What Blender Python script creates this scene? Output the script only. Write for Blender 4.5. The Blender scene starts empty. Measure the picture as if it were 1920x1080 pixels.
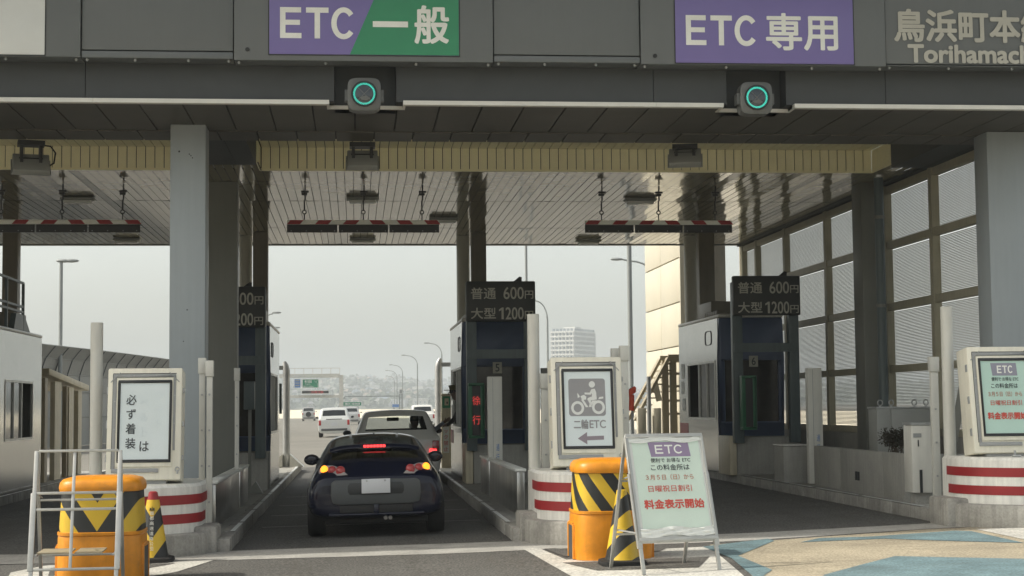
import bpy, bmesh, math, random
from mathutils import Vector, Matrix
random.seed(11)
S = bpy.context.scene
C = S.collection
R = math.radians

# ------------------------------------------------------------------ camera
F = 3088.0                      # focal length in photo pixels (1920 wide)
CAMH, FALL = 1.5, 0.018         # eye height, crossfall of the plaza
_d = Vector((-293, -225, -F)).normalized()
_u = Vector((-.0095, 1.0, (293 * .0095 - 225) / F))
_u = (_u - _d * _u.dot(_d)).normalized()
_x = _d.cross(_u)
cam = bpy.data.cameras.new('camera')
cam.sensor_width = 36
cam.lens = F / 1920 * 36
cam.clip_start, cam.clip_end = .1, 9000
co = bpy.data.objects.new('camera', cam)
C.objects.link(co)
co.matrix_world = Matrix(((_x.x, _x.y, _x.z, 0), (_d.x, _d.y, _d.z, 0), (_u.x, _u.y, _u.z, CAMH), (0, 0, 0, 1)))
S.camera = co

# ------------------------------------------------------------------ light
SUN_EL, SUN_AZ = 44, 270.0      # azimuth clockwise from +Y (the lane direction)
w = bpy.data.worlds.new('World')
S.world = w
w.use_nodes = True
nt = w.node_tree
sky = nt.nodes.new('ShaderNodeTexSky')
sky.sky_type = 'NISHITA'
sky.sun_disc = False
sky.sun_elevation, sky.sun_rotation = R(SUN_EL), R(SUN_AZ)
sky.air_density, sky.dust_density, sky.ozone_density = .8, 3.0, .6
bg = nt.nodes['Background']
bg.inputs[1].default_value = .15
hs = nt.nodes.new('ShaderNodeHueSaturation')      # milky spring haze: the blue is washed out
hs.inputs['Saturation'].default_value = .42
wm = nt.nodes.new('ShaderNodeMix')
wm.data_type, wm.blend_type = 'RGBA', 'MULTIPLY'
wm.inputs['Factor'].default_value = 1
wm.inputs['B'].default_value = (1.0, .97, .86, 1)
nt.links.new(sky.outputs[0], hs.inputs['Color'])
nt.links.new(hs.outputs[0], wm.inputs['A'])
nt.links.new(wm.outputs['Result'], bg.inputs[0])
sl = bpy.data.lights.new('sun', 'SUN')
sl.energy, sl.angle, sl.color = 2.1, R(.55), (1, .94, .83)
so = bpy.data.objects.new('sun', sl)
C.objects.link(so)
_s = Vector((math.sin(R(SUN_AZ)) * math.cos(R(SUN_EL)), math.cos(R(SUN_AZ)) * math.cos(R(SUN_EL)), math.sin(R(SUN_EL))))
so.rotation_euler = _s.to_track_quat('Z', 'Y').to_euler()
so.location = (-30, 10, 40)
S.view_settings.view_transform = 'Standard'
S.view_settings.look = 'None'
S.view_settings.exposure = 0.82
S.view_settings.gamma = 1
S.cycles.use_denoising = True
S.cycles.max_bounces = 8
S.cycles.diffuse_bounces = 4
S.cycles.glossy_bounces = 4
S.cycles.transmission_bounces = 6
S.cycles.transparent_max_bounces = 16
S.cycles.volume_bounces = 0
S.cycles.caustics_reflective = S.cycles.caustics_refractive = False
S.cycles.sample_clamp_indirect = 6


# ------------------------------------------------------------------ measuring helpers
def gz(x): return FALL * max(-12, min(12, x - .2))


def ray(px, py):
    v = Vector(((px - 960) / F, -(py - 540) / F, -1))
    return Vector((_x.dot(v), _d.dot(v), _u.dot(v)))


def onY(px, py, Y):
    r = ray(px, py)
    p = r * (Y / r.y)
    p.z += CAMH
    return p


def onX(px, py, X):
    r = ray(px, py)
    p = r * (X / r.x)
    p.z += CAMH
    return p


def onZ(px, py, Z):
    r = ray(px, py)
    p = r * ((Z - CAMH) / r.z)
    p.z += CAMH
    return p


def onG(px, py, h=0):
    z = 0
    for _ in range(25):
        p = onZ(px, py, z + h)
        z = gz(p.x)
    return p


# ------------------------------------------------------------------ materials
def M(name, col, rough=.5, metal=0, var=.08, scale=3, bump=0, bscale=60, streak=0, spec=.5, fine=0, coat=0, alpha=None):
    m = bpy.data.materials.new(name)
    m.use_nodes = True
    n, l = m.node_tree.nodes, m.node_tree.links
    b = n['Principled BSDF']
    b.inputs['Roughness'].default_value = rough
    b.inputs['Metallic'].default_value = metal
    b.inputs['Specular IOR Level'].default_value = spec
    b.inputs['Coat Weight'].default_value = coat
    b.inputs['Coat Roughness'].default_value = .04
    tc = n.new('ShaderNodeTexCoord')
    no = n.new('ShaderNodeTexNoise')
    no.inputs['Scale'].default_value = scale
    no.inputs['Detail'].default_value = 6
    no.inputs['Roughness'].default_value = .65
    l.new(tc.outputs['Object'], no.inputs['Vector'])
    rp = n.new('ShaderNodeValToRGB')
    rp.color_ramp.elements[0].position, rp.color_ramp.elements[1].position = .3, .7
    rp.color_ramp.elements[0].color = [max(0, c * (1 - var)) for c in col] + [1]
    rp.color_ramp.elements[1].color = [min(1, c * (1 + var)) for c in col] + [1]
    l.new(no.outputs['Fac'], rp.inputs['Fac'])
    out = rp.outputs['Color']

    def mul(fac_out, lo, hi, amount, prev):
        r2 = n.new('ShaderNodeMapRange')
        r2.inputs['From Min'].default_value, r2.inputs['From Max'].default_value = lo, hi
        r2.inputs['To Min'].default_value, r2.inputs['To Max'].default_value = 1 - amount, 1 + amount * .4
        l.new(fac_out, r2.inputs['Value'])
        mx = n.new('ShaderNodeMix')
        mx.data_type = 'RGBA'
        mx.blend_type = 'MULTIPLY'
        mx.inputs['Factor'].default_value = 1
        l.new(prev, mx.inputs['A'])
        l.new(r2.outputs['Result'], mx.inputs['B'])
        return mx.outputs['Result']
    if streak:
        mp = n.new('ShaderNodeMapping')
        mp.inputs['Scale'].default_value = (9, 9, .55)
        l.new(tc.outputs['Object'], mp.inputs['Vector'])
        n2 = n.new('ShaderNodeTexNoise')
        n2.inputs['Scale'].default_value = 2.2
        n2.inputs['Detail'].default_value = 5
        l.new(mp.outputs[0], n2.inputs['Vector'])
        out = mul(n2.outputs['Fac'], .36, .62, streak, out)
    if fine:
        n3 = n.new('ShaderNodeTexNoise')
        n3.inputs['Scale'].default_value = bscale
        n3.inputs['Detail'].default_value = 4
        l.new(tc.outputs['Object'], n3.inputs['Vector'])
        out = mul(n3.outputs['Fac'], .35, .65, fine, out)
    l.new(out, b.inputs['Base Color'])
    if bump:
        n4 = n.new('ShaderNodeTexNoise')
        n4.inputs['Scale'].default_value = bscale
        n4.inputs['Detail'].default_value = 5
        l.new(tc.outputs['Object'], n4.inputs['Vector'])
        bp = n.new('ShaderNodeBump')
        bp.inputs['Strength'].default_value = bump
        bp.inputs['Distance'].default_value = .01
        l.new(n4.outputs['Fac'], bp.inputs['Height'])
        l.new(bp.outputs[0], b.inputs['Normal'])
    if alpha is not None:
        b.inputs['Alpha'].default_value = alpha
    return m


def EM(name, col, strength, base=(.05, .05, .05)):
    m = M(name, base, .4)
    b = m.node_tree.nodes['Principled BSDF']
    b.inputs['Emission Color'].default_value = list(col) + [1]
    b.inputs['Emission Strength'].default_value = strength
    return m


def GLASS(name, tint, clear):
    """thin pane: part see-through, part mirror"""
    m = bpy.data.materials.new(name)
    m.use_nodes = True
    n, l = m.node_tree.nodes, m.node_tree.links
    n.remove(n['Principled BSDF'])
    tr = n.new('ShaderNodeBsdfTransparent')
    tr.inputs[0].default_value = [c * clear for c in tint] + [1]
    gl = n.new('ShaderNodeBsdfGlossy')
    gl.inputs['Roughness'].default_value = .07
    gl.inputs[0].default_value = (.8, .85, .85, 1)
    lw_ = n.new('ShaderNodeLayerWeight')
    lw_.inputs[0].default_value = .5
    pw = n.new('ShaderNodeMath')
    pw.operation = 'POWER'
    pw.inputs[1].default_value = 4.5
    l.new(lw_.outputs['Facing'], pw.inputs[0])
    fr = n.new('ShaderNodeMath')
    fr.operation = 'MULTIPLY_ADD'
    fr.inputs[1].default_value, fr.inputs[2].default_value = .9, .045
    l.new(pw.outputs[0], fr.inputs[0])
    mx = n.new('ShaderNodeMixShader')
    l.new(fr.outputs[0], mx.inputs[0])
    l.new(tr.outputs[0], mx.inputs[1])
    l.new(gl.outputs[0], mx.inputs[2])
    l.new(mx.outputs[0], n['Material Output'].inputs[0])
    return m


def stained(m, scale, lo, hi, amount, rot=0):
    """long worn or oily patches lying in the surface itself"""
    n, l = m.node_tree.nodes, m.node_tree.links
    b = n['Principled BSDF']
    src = b.inputs['Base Color'].links[0].from_socket
    tc, mp, no, mr, mx = (n.new('ShaderNode' + k) for k in ('TexCoord', 'Mapping', 'TexNoise', 'MapRange', 'Mix'))
    mp.inputs['Scale'].default_value = scale
    mp.inputs['Rotation'].default_value = (0, 0, rot)
    no.inputs['Scale'].default_value = 1
    no.inputs['Detail'].default_value = 7
    no.inputs['Roughness'].default_value = .7
    mr.inputs['From Min'].default_value, mr.inputs['From Max'].default_value = lo, hi
    mr.inputs['To Min'].default_value, mr.inputs['To Max'].default_value = 0, amount
    mx.data_type = 'RGBA'
    l.new(tc.outputs['Object'], mp.inputs['Vector'])
    l.new(mp.outputs[0], no.inputs['Vector'])
    l.new(no.outputs['Fac'], mr.inputs['Value'])
    l.new(mr.outputs['Result'], mx.inputs['Factor'])
    l.new(src, mx.inputs['A'])
    mx.inputs['B'].default_value = (.06, .052, .042, 1)
    l.new(mx.outputs['Result'], b.inputs['Base Color'])
    return m


def STRIPES(name, a, b2, kx, kz, period, phase=40.0, chevron=False, rough=.45, duty=.5):
    m = M(name, a, rough, var=.05)
    n, l = m.node_tree.nodes, m.node_tree.links
    b = n['Principled BSDF']
    prev = b.inputs['Base Color'].links[0].from_socket
    tc = n.new('ShaderNodeTexCoord')
    sp = n.new('ShaderNodeSeparateXYZ')
    l.new(tc.outputs['Object'], sp.inputs[0])

    def mt(op, a_, b_=None):
        q = n.new('ShaderNodeMath')
        q.operation = op
        for i, v in enumerate((a_, b_)):
            if v is None: continue
            if isinstance(v, (int, float)): q.inputs[i].default_value = v
            else: l.new(v, q.inputs[i])
        return q.outputs[0]
    x = mt('SUBTRACT', sp.outputs[0], mt('MULTIPLY', sp.outputs[1], .55))
    if chevron: x = mt('ABSOLUTE', sp.outputs[0])
    v = mt('ADD', mt('MULTIPLY', x, kx), mt('MULTIPLY', sp.outputs[2], kz))
    v = mt('GREATER_THAN', mt('FRACT', mt('DIVIDE', mt('ADD', v, phase), period)), duty)
    mx = n.new('ShaderNodeMix')
    mx.data_type = 'RGBA'
    l.new(v, mx.inputs['Factor'])
    l.new(prev, mx.inputs['A'])
    mx.inputs['B'].default_value = list(b2) + [1]
    l.new(mx.outputs['Result'], b.inputs['Base Color'])
    return stained(m, (3, 3, 5), .57, .75, .45)


K = {}
K['ground'] = M('far_concrete', (.20, .19, .165), .85, var=.12, scale=.25, fine=.12, bscale=18)
K['asphalt'] = M('lane_asphalt', (.135, .132, .122), .8, var=.16, scale=.9, bump=.6, bscale=48, fine=.75)


stained(K['asphalt'], (2.2, .16, 1), .5, .72, .55)
K['gutter'] = M('gutter_concrete', (.42, .41, .38), .8, var=.2, scale=2.5, fine=.2, bscale=40)
K['bounce_plaza'] = M('bounce_concrete', (.40, .37, .30), .8, var=.15, scale=.6, fine=.2, bscale=30)  # made pale so that sunlight bounces up under the canopy
K['paint'] = M('road_paint', (.62, .61, .56), .7, var=.15, scale=3, fine=.35, bscale=35)
K['tan'] = M('tan_coating', (.43, .375, .275), .8, var=.2, scale=1.2, fine=.4, bscale=45)
stained(K['tan'], (.35, 1.6, 1), .53, .78, .6, -.25)
K['blue'] = M('blue_coating', (.165, .255, .28), .75, var=.28, scale=2.2, fine=.4, bscale=45)
stained(K['blue'], (.5, 1.2, 1), .5, .8, .45, .3)
K['conc'] = M('kerb_concrete', (.36, .35, .32), .85, var=.25, scale=4, bump=.3, bscale=45, streak=.16, fine=.12)
K['conc2'] = M('smooth_concrete', (.36, .355, .325), .8, var=.12, scale=2, streak=.08, fine=.1)
K['fascia'] = M('grey_panel', (.145, .158, .162), .42, var=.05, scale=.8, streak=.015, fine=.04, bscale=200)
K['band'] = M('dark_panel', (.055, .06, .062), .6, var=.06)
K['soffit'] = M('soffit_panel', (.10, .093, .078), .55, var=.12, scale=1.5, streak=.0)
K['white_trim'] = M('white_trim', (.72, .71, .66), .5, var=.05)
K['cream'] = M('cream_enamel', (.88, .83, .58), .35, var=.05, scale=2)
K['ceil'] = M('ceiling_enamel', (.37, .335, .225), .085, var=.08, scale=1, spec=.65, bump=.22, bscale=1.8)
K['joint'] = M('joint_black', (.03, .03, .028), .8)
K['col'] = M('column_paint', (.37, .41, .43), .5, var=.04, scale=1.5, streak=.03)
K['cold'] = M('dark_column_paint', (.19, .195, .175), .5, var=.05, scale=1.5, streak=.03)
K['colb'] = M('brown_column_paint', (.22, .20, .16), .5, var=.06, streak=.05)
K['duct'] = M('duct_paint', (.50, .50, .44), .35, var=.04)
K['pole'] = M('pole_paint', (.66, .655, .60), .45, var=.05, streak=.06)
K['galv'] = M('galvanised', (.42, .43, .43), .45, metal=.4, var=.15, scale=6)
K['alu'] = M('aluminium', (.50, .50, .475), .4, metal=.6, var=.12, scale=5)
K['steel'] = M('stainless', (.58, .57, .54), .28, metal=.85, var=.1, scale=3, streak=.25)
K['silver'] = M('booth_silver', (.47, .465, .435), .16, metal=.75, var=.06, scale=2, streak=.04)
K['bwhite'] = M('booth_white', (.70, .69, .63), .35, var=.05, streak=.05)
K['navy'] = M('booth_navy', (.06, .09, .165), .35, var=.08)
K['frame'] = M('frame_slate', (.10, .13, .135), .45, var=.08, streak=.1)
K['black'] = M('black_board', (.035, .037, .035), .5, var=.08)
K['blackp'] = M('black_plastic', (.018, .018, .018), .45)
K['rubber'] = M('rubber', (.012, .012, .012), .75, var=.2)
K['boardtx'] = M('board_letters', (.50, .49, .43), .6)
K['boxcream'] = M('sign_box_cream', (.82, .795, .68), .45, var=.05, streak=.06, scale=2)
K['gasket'] = M('gasket', (.03, .033, .035), .5)
K['gutterm'] = M('grey_channel', (.33, .34, .34), .4, var=.1)
K['lightblue'] = M('pale_screen', (.72, .80, .81), .25, var=.03)
K['mint'] = M('mint_screen', (.50, .70, .62), .3, var=.04)
K['mint2'] = M('mint_poster', (.66, .78, .69), .28, var=.05, scale=2)
K['film'] = M('clear_film', (.76, .78, .75), .15, var=.06, scale=3)
K['ink'] = M('dark_lettering', (.05, .06, .065), .6)
K['ghost'] = M('faded_lettering', (.665, .745, .765), .4)
K['greytx'] = M('grey_lettering', (.30, .30, .31), .5)
K['mauve'] = M('mauve_print', (.31, .24, .37), .5)
K['arrowm'] = M('mauve_grey_print', (.27, .235, .265), .5)
K['greym'] = M('grey_print', (.29, .29, .36), .5)
K['redtx'] = M('red_lettering', (.62, .085, .06), .5)
K['orangetx'] = M('orange_lettering', (.50, .17, .10), .5)
K['whitetx'] = M('white_lettering', (.86, .87, .82), .5)
K['violet'] = M('violet_sign', (.20, .165, .42), .35, var=.04, scale=1)
K['green'] = M('green_sign', (.035, .27, .13), .35, var=.04)
K['whitep'] = M('white_sign_panel', (.74, .76, .74), .35, var=.03)
K['red'] = M('red_band', (.30, .018, .022), .45, var=.12)
K['drum'] = M('drum_white', (.80, .79, .74), .4, var=.06, scale=3, streak=.12)
K['orange'] = M('orange_plastic', (.72, .275, .012), .42, var=.1, scale=5, streak=.06, fine=.07, bscale=14)
stained(K['orange'], (2.5, 2.5, 4), .56, .8, .5)
stained(K['drum'], (3, 3, 1.5), .58, .85, .35)
K['yellow'] = M('yellow_print', (.68, .47, .02), .5)
K['ystripe'] = STRIPES('yellow_black_diagonal', (.66, .44, .03), (.022, .024, .024), 1, .77, .255)
K['ychev'] = STRIPES('yellow_black_chevron', (.66, .44, .03), (.022, .024, .024), -1.5, 1, .5, 40.03, True)
K['yhaz'] = STRIPES('yellow_black_cone', (.66, .44, .03), (.02, .022, .022), -.85, 1, .33)
K['ydia'] = STRIPES('yellow_black_diamond', (.66, .44, .03), (.02, .022, .022), -1.5, 1, .42, 40.3, True)
K['led'] = EM('green_led', (.07, .80, .60), .75)
K['ledred'] = EM('red_led', (.9, .05, .04), .36)
K['lensdark'] = M('lens_dark', (.03, .04, .05), .08, spec=.8)
K['greenf'] = M('green_frame', (.02, .13, .06), .4)
K['housing'] = M('signal_housing', (.13, .135, .13), .4)
K['antenna'] = M('antenna_grey', (.32, .33, .31), .45, var=.04)
K['beam'] = M('wall_beam', (.44, .41, .30), .5, var=.08, streak=.06)
K['slat'] = M('louvre_slat', (.55, .55, .53), .45, var=.05)
K['wallc'] = M('building_cream', (.60, .56, .45), .5, var=.04, scale=1)
K['perf'] = M('perforated_grey', (.20, .18, .14), .5, var=.1, scale=6)
K['stair'] = M('stair_paint', (.36, .31, .215), .5, var=.1)
K['leaf'] = M('dry_leaves', (.045, .04, .025), .7, var=.4, scale=30)
K['leafg'] = M('hill_leaves', (.08, .10, .06), .8, var=.3, scale=.2)
K['wood'] = M('bark', (.06, .045, .03), .8)
K['hill'] = M('hill_ground', (.13, .14, .10), .9, var=.2, scale=.02)
K['glassd'] = M('dark_glass', (.012, .015, .018), .04, spec=.7)
K['glassb'] = M('booth_glass_dark', (.035, .032, .028), .08, spec=.6, var=.5, scale=2.5)
K['clear'] = GLASS('clear_glass', (.93, .97, .96), .85)
K['tint'] = GLASS('tinted_glass', (.75, .85, .9), .30)
K['carwhite'] = M('white_car_paint', (.84, .84, .81), .3, coat=.6, var=.02)
K['carsilver'] = M('silver_car_paint', (.55, .56, .56), .3, metal=.4, coat=.6, var=.02)
K['carpale'] = M('pale_silver_paint', (.68, .70, .69), .28, metal=.15, coat=.6, var=.02)
K['carblue'] = M('navy_car_paint', (.004, .006, .02), .2, coat=.35, spec=.3, var=.05)
K['carblack'] = M('black_car_panel', (.012, .012, .013), .2, coat=.6)
K['cargrey'] = M('grey_plastic', (.075, .082, .084), .5, var=.05)
K['mesh'] = M('grille_mesh', (.02, .02, .02), .7, var=.4, scale=120)
K['tailred'] = M('tail_red', (.40, .02, .02), .15, coat=.8)
K['tailclear'] = M('tail_clear', (.36, .33, .32), .12, coat=1)
K['tailorange'] = EM('amber_lamp', (1, .27, .015), 1.5, (.6, .2, .02))
K['brake'] = EM('brake_lamp', (1, .05, .05), 1.3, (.5, .02, .02))
K['plate'] = M('plate_white', (.66, .68, .70), .4, var=.02)
K['chrome'] = M('chrome', (.7, .7, .7), .12, metal=1)
K['exhaust'] = M('dull_exhaust', (.22, .21, .2), .4, metal=.8)
K['interior'] = M('dark_interior', (.02, .02, .02), .8)
K['skin'] = M('skin', (.36, .22, .15), .5)
K['shade_skin'] = M('skin_shadow', (.22, .14, .10), .55)  # darker copy of the skin, shade put into its colour
K['hair'] = M('hair', (.015, .013, .012), .5)
K['hat'] = M('olive_cap', (.12, .11, .045), .7)
K['jacket'] = M('dark_jacket', (.055, .05, .045), .8, bump=.3, bscale=30)
K['shirt'] = M('pale_blue_shirt', (.36, .42, .52), .7, bump=.3, bscale=30)
K['hivis'] = M('hivis_strap', (.55, .62, .05), .6)
K['signcream'] = M('cream_post_panel', (.60, .54, .40), .5, streak=.1)
K['fenceb'] = M('noise_panel', (.27, .27, .25), .5, var=.1, scale=.6)
K['fencep'] = M('noise_post', (.10, .11, .11), .5)
K['lampm'] = M('lamp_post_grey', (.27, .29, .29), .5)
K['redflag'] = M('red_plastic', (.85, .10, .04), .45)
K['bluesign'] = M('blue_road_sign', (.06, .20, .52), .4)
K['greensign'] = M('green_road_sign', (.02, .24, .13), .4)
K['gantry'] = M('gantry_white', (.62, .61, .56), .5)
K['tower'] = M('tower_white', (.62, .62, .60), .6, var=.04)
K['towerw'] = M('tower_window', (.12, .15, .19), .2)
K['barrier'] = M('barrier_concrete', (.66, .62, .52), .7, var=.06, scale=.3)
K['doc'] = M('paper_notice', (.45, .47, .44), .6, var=.25, scale=12)
for i, c in enumerate([(.62, .62, .60), (.50, .48, .44), (.40, .42, .45), (.68, .66, .62), (.33, .30, .28)]):
    K['house%d' % i] = M('house_wall_%s' % 'abcde'[i], c, .7)
for i, c in enumerate([(.20, .20, .22), (.28, .22, .18), (.16, .20, .26), (.33, .32, .31)]):
    K['roof%d' % i] = M('house_roof_%s' % 'abcd'[i], c, .6)


# ------------------------------------------------------------------ building helpers
def rootof(o):
    while o.parent: o = o.parent
    return o


class MB:
    """collects faces in world (or local) space and links them as ONE mesh object"""

    def __init__(s): s.v, s.f = [], []

    def add(s, v, f):
        b = len(s.v)
        s.v += [Vector(p) for p in v]
        s.f += [[b + i for i in q] for q in f]
        return s

    def box(s, x0, x1, y0, y1, z0, z1, M_=None):
        v = [Vector((x, y, z)) for x in (x0, x1) for y in (y0, y1) for z in (z0, z1)]
        if M_: v = [M_ @ p for p in v]
        return s.add(v, [(0, 1, 3, 2), (4, 6, 7, 5), (0, 4, 5, 1), (2, 3, 7, 6), (0, 2, 6, 4), (1, 5, 7, 3)])

    def quad(s, a, b, c, d): return s.add([a, b, c, d], [(0, 1, 2, 3)])

    def prism(s, pts, ax, a, b):
        """extrude a 2-D outline along axis ax ('x': pts are y,z; 'y': x,z; 'z': x,y)"""
        def p3(p, h): return {'x': (h, p[0], p[1]), 'y': (p[0], h, p[1]), 'z': (p[0], p[1], h)}[ax]
        n = len(pts)
        v = [p3(p, a) for p in pts] + [p3(p, b) for p in pts]
        return s.add(v, [list(range(n)), list(range(2 * n - 1, n - 1, -1))] + [(i, (i + 1) % n, n + (i + 1) % n, n + i) for i in range(n)])

    def rings(s, rs, cap=True):
        n = len(rs[0])
        v = [p for r in rs for p in r]
        f = [(k * n + i, k * n + (i + 1) % n, (k + 1) * n + (i + 1) % n, (k + 1) * n + i) for k in range(len(rs) - 1) for i in range(n)]
        if cap: f += [list(range(n - 1, -1, -1)), list(range((len(rs) - 1) * n, len(rs) * n))]
        return s.add(v, f)

    def tube(s, pts, r, n=8, cap=True):
        pts = [Vector(p) for p in pts]
        rs = r if isinstance(r, (list, tuple)) else [r] * len(pts)
        out, ref = [], None
        for i, p in enumerate(pts):
            t = (pts[min(i + 1, len(pts) - 1)] - pts[max(i - 1, 0)]).normalized()
            if ref is None: ref = Vector((1, 0, 0)) if abs(t.x) < .9 else Vector((0, 1, 0))
            a = (ref - t * ref.dot(t)).normalized()
            ref = a
            b = t.cross(a)
            out.append([p + (a * math.cos(2 * math.pi * k / n) + b * math.sin(2 * math.pi * k / n)) * rs[i] for k in range(n)])
        return s.rings(out, cap)

    def bar(s, a, b, wx, wy):
        """square bar between two points"""
        a, b = Vector(a), Vector(b)
        t = (b - a).normalized()
        ref = Vector((1, 0, 0)) if abs(t.x) < .9 else Vector((0, 1, 0))
        u = (ref - t * ref.dot(t)).normalized()
        q = t.cross(u)
        return s.rings([[p + u * i * wx / 2 + q * j * wy / 2 for i, j in ((-1, -1), (1, -1), (1, 1), (-1, 1))] for p in (a, b)])

    def lathe(s, prof, cx, cy, cz=0, n=24, ex=2, sx=1, sy=1, cap=True):
        """ring profile (r, z); ex > 2 makes a rounded square plan"""
        out = []
        for r, z in prof:
            ring = []
            for k in range(n):
                a = 2 * math.pi * k / n
                c_, s_ = math.cos(a), math.sin(a)
                q = (abs(c_) ** ex + abs(s_) ** ex) ** (-1 / ex)
                ring.append((cx + r * q * c_ * sx, cy + r * q * s_ * sy, cz + z))
            out.append(ring)
        return s.rings(out, cap)

    def build(s, name, m, parent=None, loc=None, bevel=0, smooth=None, seg=2, local=False):
        o_ = Vector((0, 0, 0))
        if parent is not None:
            if not local: o_ = rootof(parent).location
        elif loc is not None: o_ = Vector(loc)
        elif s.v:
            xs, ys, zs = [p.x for p in s.v], [p.y for p in s.v], [p.z for p in s.v]
            o_ = Vector(((min(xs) + max(xs)) / 2, (min(ys) + max(ys)) / 2, min(zs)))
        me = bpy.data.meshes.new(name)
        me.from_pydata([p - o_ for p in s.v], [], s.f)
        bm = bmesh.new()
        bm.from_mesh(me)
        bmesh.ops.recalc_face_normals(bm, faces=bm.faces)
        if bevel:
            bmesh.ops.remove_doubles(bm, verts=bm.verts, dist=1e-5)
            es = [e for e in bm.edges if len(e.link_faces) == 2 and e.calc_face_angle(0) > R(35)]
            bmesh.ops.bevel(bm, geom=es, offset=bevel, segments=seg, affect='EDGES', profile=.5, clamp_overlap=True)
        bm.to_mesh(me)
        bm.free()
        if smooth is None: smooth = bool(bevel)
        if smooth:
            me.shade_smooth()
            me.set_sharp_from_angle(angle=R(38))
        me.materials.append(m)
        o = bpy.data.objects.new(name, me)
        C.objects.link(o)
        if parent is not None: o.parent = parent
        else: o.location = o_
        return o


def tag(o, label, cat, group=None):
    o['label'], o['category'] = label, cat
    if group: o['group'] = group
    return o


def struct(o, kind='structure'):
    o['kind'] = kind
    return o


def thing(name, label, cat, loc=(0, 0, 0), rotz=0, group=None):
    o = bpy.data.objects.new(name, None)
    o.empty_display_size = .2
    C.objects.link(o)
    o.location = loc
    o.rotation_euler = (0, 0, rotz)
    return tag(o, label, cat, group)


def copy_tree(o, parent=None):
    c = o.copy()
    C.objects.link(c)
    c.parent = parent
    for ch in o.children: copy_tree(ch, c)
    return c


_tx = {}


def glyphs(s):
    if s not in _tx:
        cu = bpy.data.curves.new('lettering', 'FONT')
        cu.body, cu.align_x, cu.space_line = s, 'CENTER', 1.28
        cu.resolution_u = 4
        o = bpy.data.objects.new('lettering', cu)
        C.objects.link(o)
        bpy.context.view_layer.update()
        me = bpy.data.meshes.new_from_object(o.evaluated_get(bpy.context.evaluated_depsgraph_get()))
        v = [(p.co.x, p.co.y) for p in me.vertices]
        f = [list(p.vertices) for p in me.polygons]
        bpy.data.objects.remove(o)
        bpy.data.curves.remove(cu)
        bpy.data.meshes.remove(me)
        x0, x1 = min(p[0] for p in v), max(p[0] for p in v)
        y0, y1 = min(p[1] for p in v), max(p[1] for p in v)
        _tx[s] = ([((a - x0) / (x1 - x0), (b - y0) / (y1 - y0)) for a, b in v], f)
    return _tx[s]


def text(s, m, parent, o, du, dv, weight=.012, name='lettering', local=False):
    """flat letters filling the rectangle o + du, dv; bold strokes are shifted copies a hair apart"""
    v, f = glyphs(s)
    o, du, dv = Vector(o), Vector(du), Vector(dv)
    n = du.cross(dv).normalized()
    k = max(weight, 0) * dv.length / (s.count('\n') + 1)
    ou, ov = du.normalized() * k, dv.normalized() * k
    o, du, dv = o + ou + ov, du - 2 * ou, dv - 2 * ov
    q = MB()
    sh = ((0, 0), (1, .6), (-1, .6), (1, -.6), (-1, -.6), (0, 1), (0, -1)) if k else ((0, 0),)
    for i, (a_, b_) in enumerate(sh):
        q.add([o + du * a + dv * b + ou * a_ + ov * b_ + n * (.00025 * i) for a, b in v], f)
    return q.build(name, m, parent, local=local)


def etc_letters(m, parent, o, du, dv, st=.17, name='lettering', local=False):
    """the bold grotesque capitals E, T, C filling o + du, dv"""
    o, du, dv = Vector(o), Vector(du), Vector(dv)
    hs = st * dv.length / du.length * 1.02
    q = MB()

    def poly(*ps): q.add([o + du * u + dv * v for u, v in ps], [list(range(len(ps)))])
    poly((0, 0), (hs, 0), (hs, 1), (0, 1))
    for a, b, e in ((0, st, .285), (.5 - st * .42, .5 + st * .55, .265), (1 - st, 1, .28)): poly((hs, a), (e, a), (e, b), (hs, b))
    c = .495
    poly((.345, 1 - st), (.645, 1 - st), (.645, 1), (.345, 1))
    poly((c - hs / 2, 0), (c + hs / 2, 0), (c + hs / 2, 1 - st), (c - hs / 2, 1 - st))
    cx, rx, ry = .845, .165, .52
    n = 22
    for i in range(n):
        a0, a1 = R(38 + 284 * i / n), R(38 + 284 * (i + 1) / n)
        ps = []
        for a, ou in ((a0, 1), (a1, 1), (a1, 0), (a0, 0)):
            rr_, qq = (rx, ry) if ou else (rx - hs, ry - st)
            ps.append((cx + rr_ * math.cos(a), .5 + qq * math.sin(a)))
        poly(*ps)
    return q.build(name, m, parent, local=local)


def rectY(x0, y0, x1, y1, Y):
    """pixel rectangle -> X0, X1, Z0, Z1 on the upright plane at depth Y"""
    xm, ym = (x0 + x1) / 2, (y0 + y1) / 2
    return onY(x0, ym, Y).x, onY(x1, ym, Y).x, onY(xm, y1, Y).z, onY(xm, y0, Y).z


def textY(s, m, parent, x0, y0, x1, y1, Y, weight=.012, name='lettering'):
    a, b, c, d = rectY(x0, y0, x1, y1, Y)
    return text(s, m, parent, (a, Y, c), (b - a, 0, 0), (0, 0, d - c), weight, name)


def boxY(mb, x0, y0, x1, y1, Y, depth):
    a, b, c, d = rectY(x0, y0, x1, y1, Y)
    return mb.box(a, b, Y, Y + depth, c, d)


# ------------------------------------------------------------------ ground
def sheet(name, m, pts, h):
    q = MB()
    q.add([(x, y, gz(x) + h) for x, y in pts], [list(range(len(pts)))])
    return struct(q.build(name, m, loc=(0, 0, 0)))


def gridsheet(name, m, xs, ys, h):
    q = MB()
    v = [(x, y, gz(x) + h) for y in ys for x in xs]
    n = len(xs)
    q.add(v, [(j * n + i, j * n + i + 1, (j + 1) * n + i + 1, (j + 1) * n + i) for j in range(len(ys) - 1) for i in range(n - 1)])
    return struct(q.build(name, m, loc=(0, 0, 0)))


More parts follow.
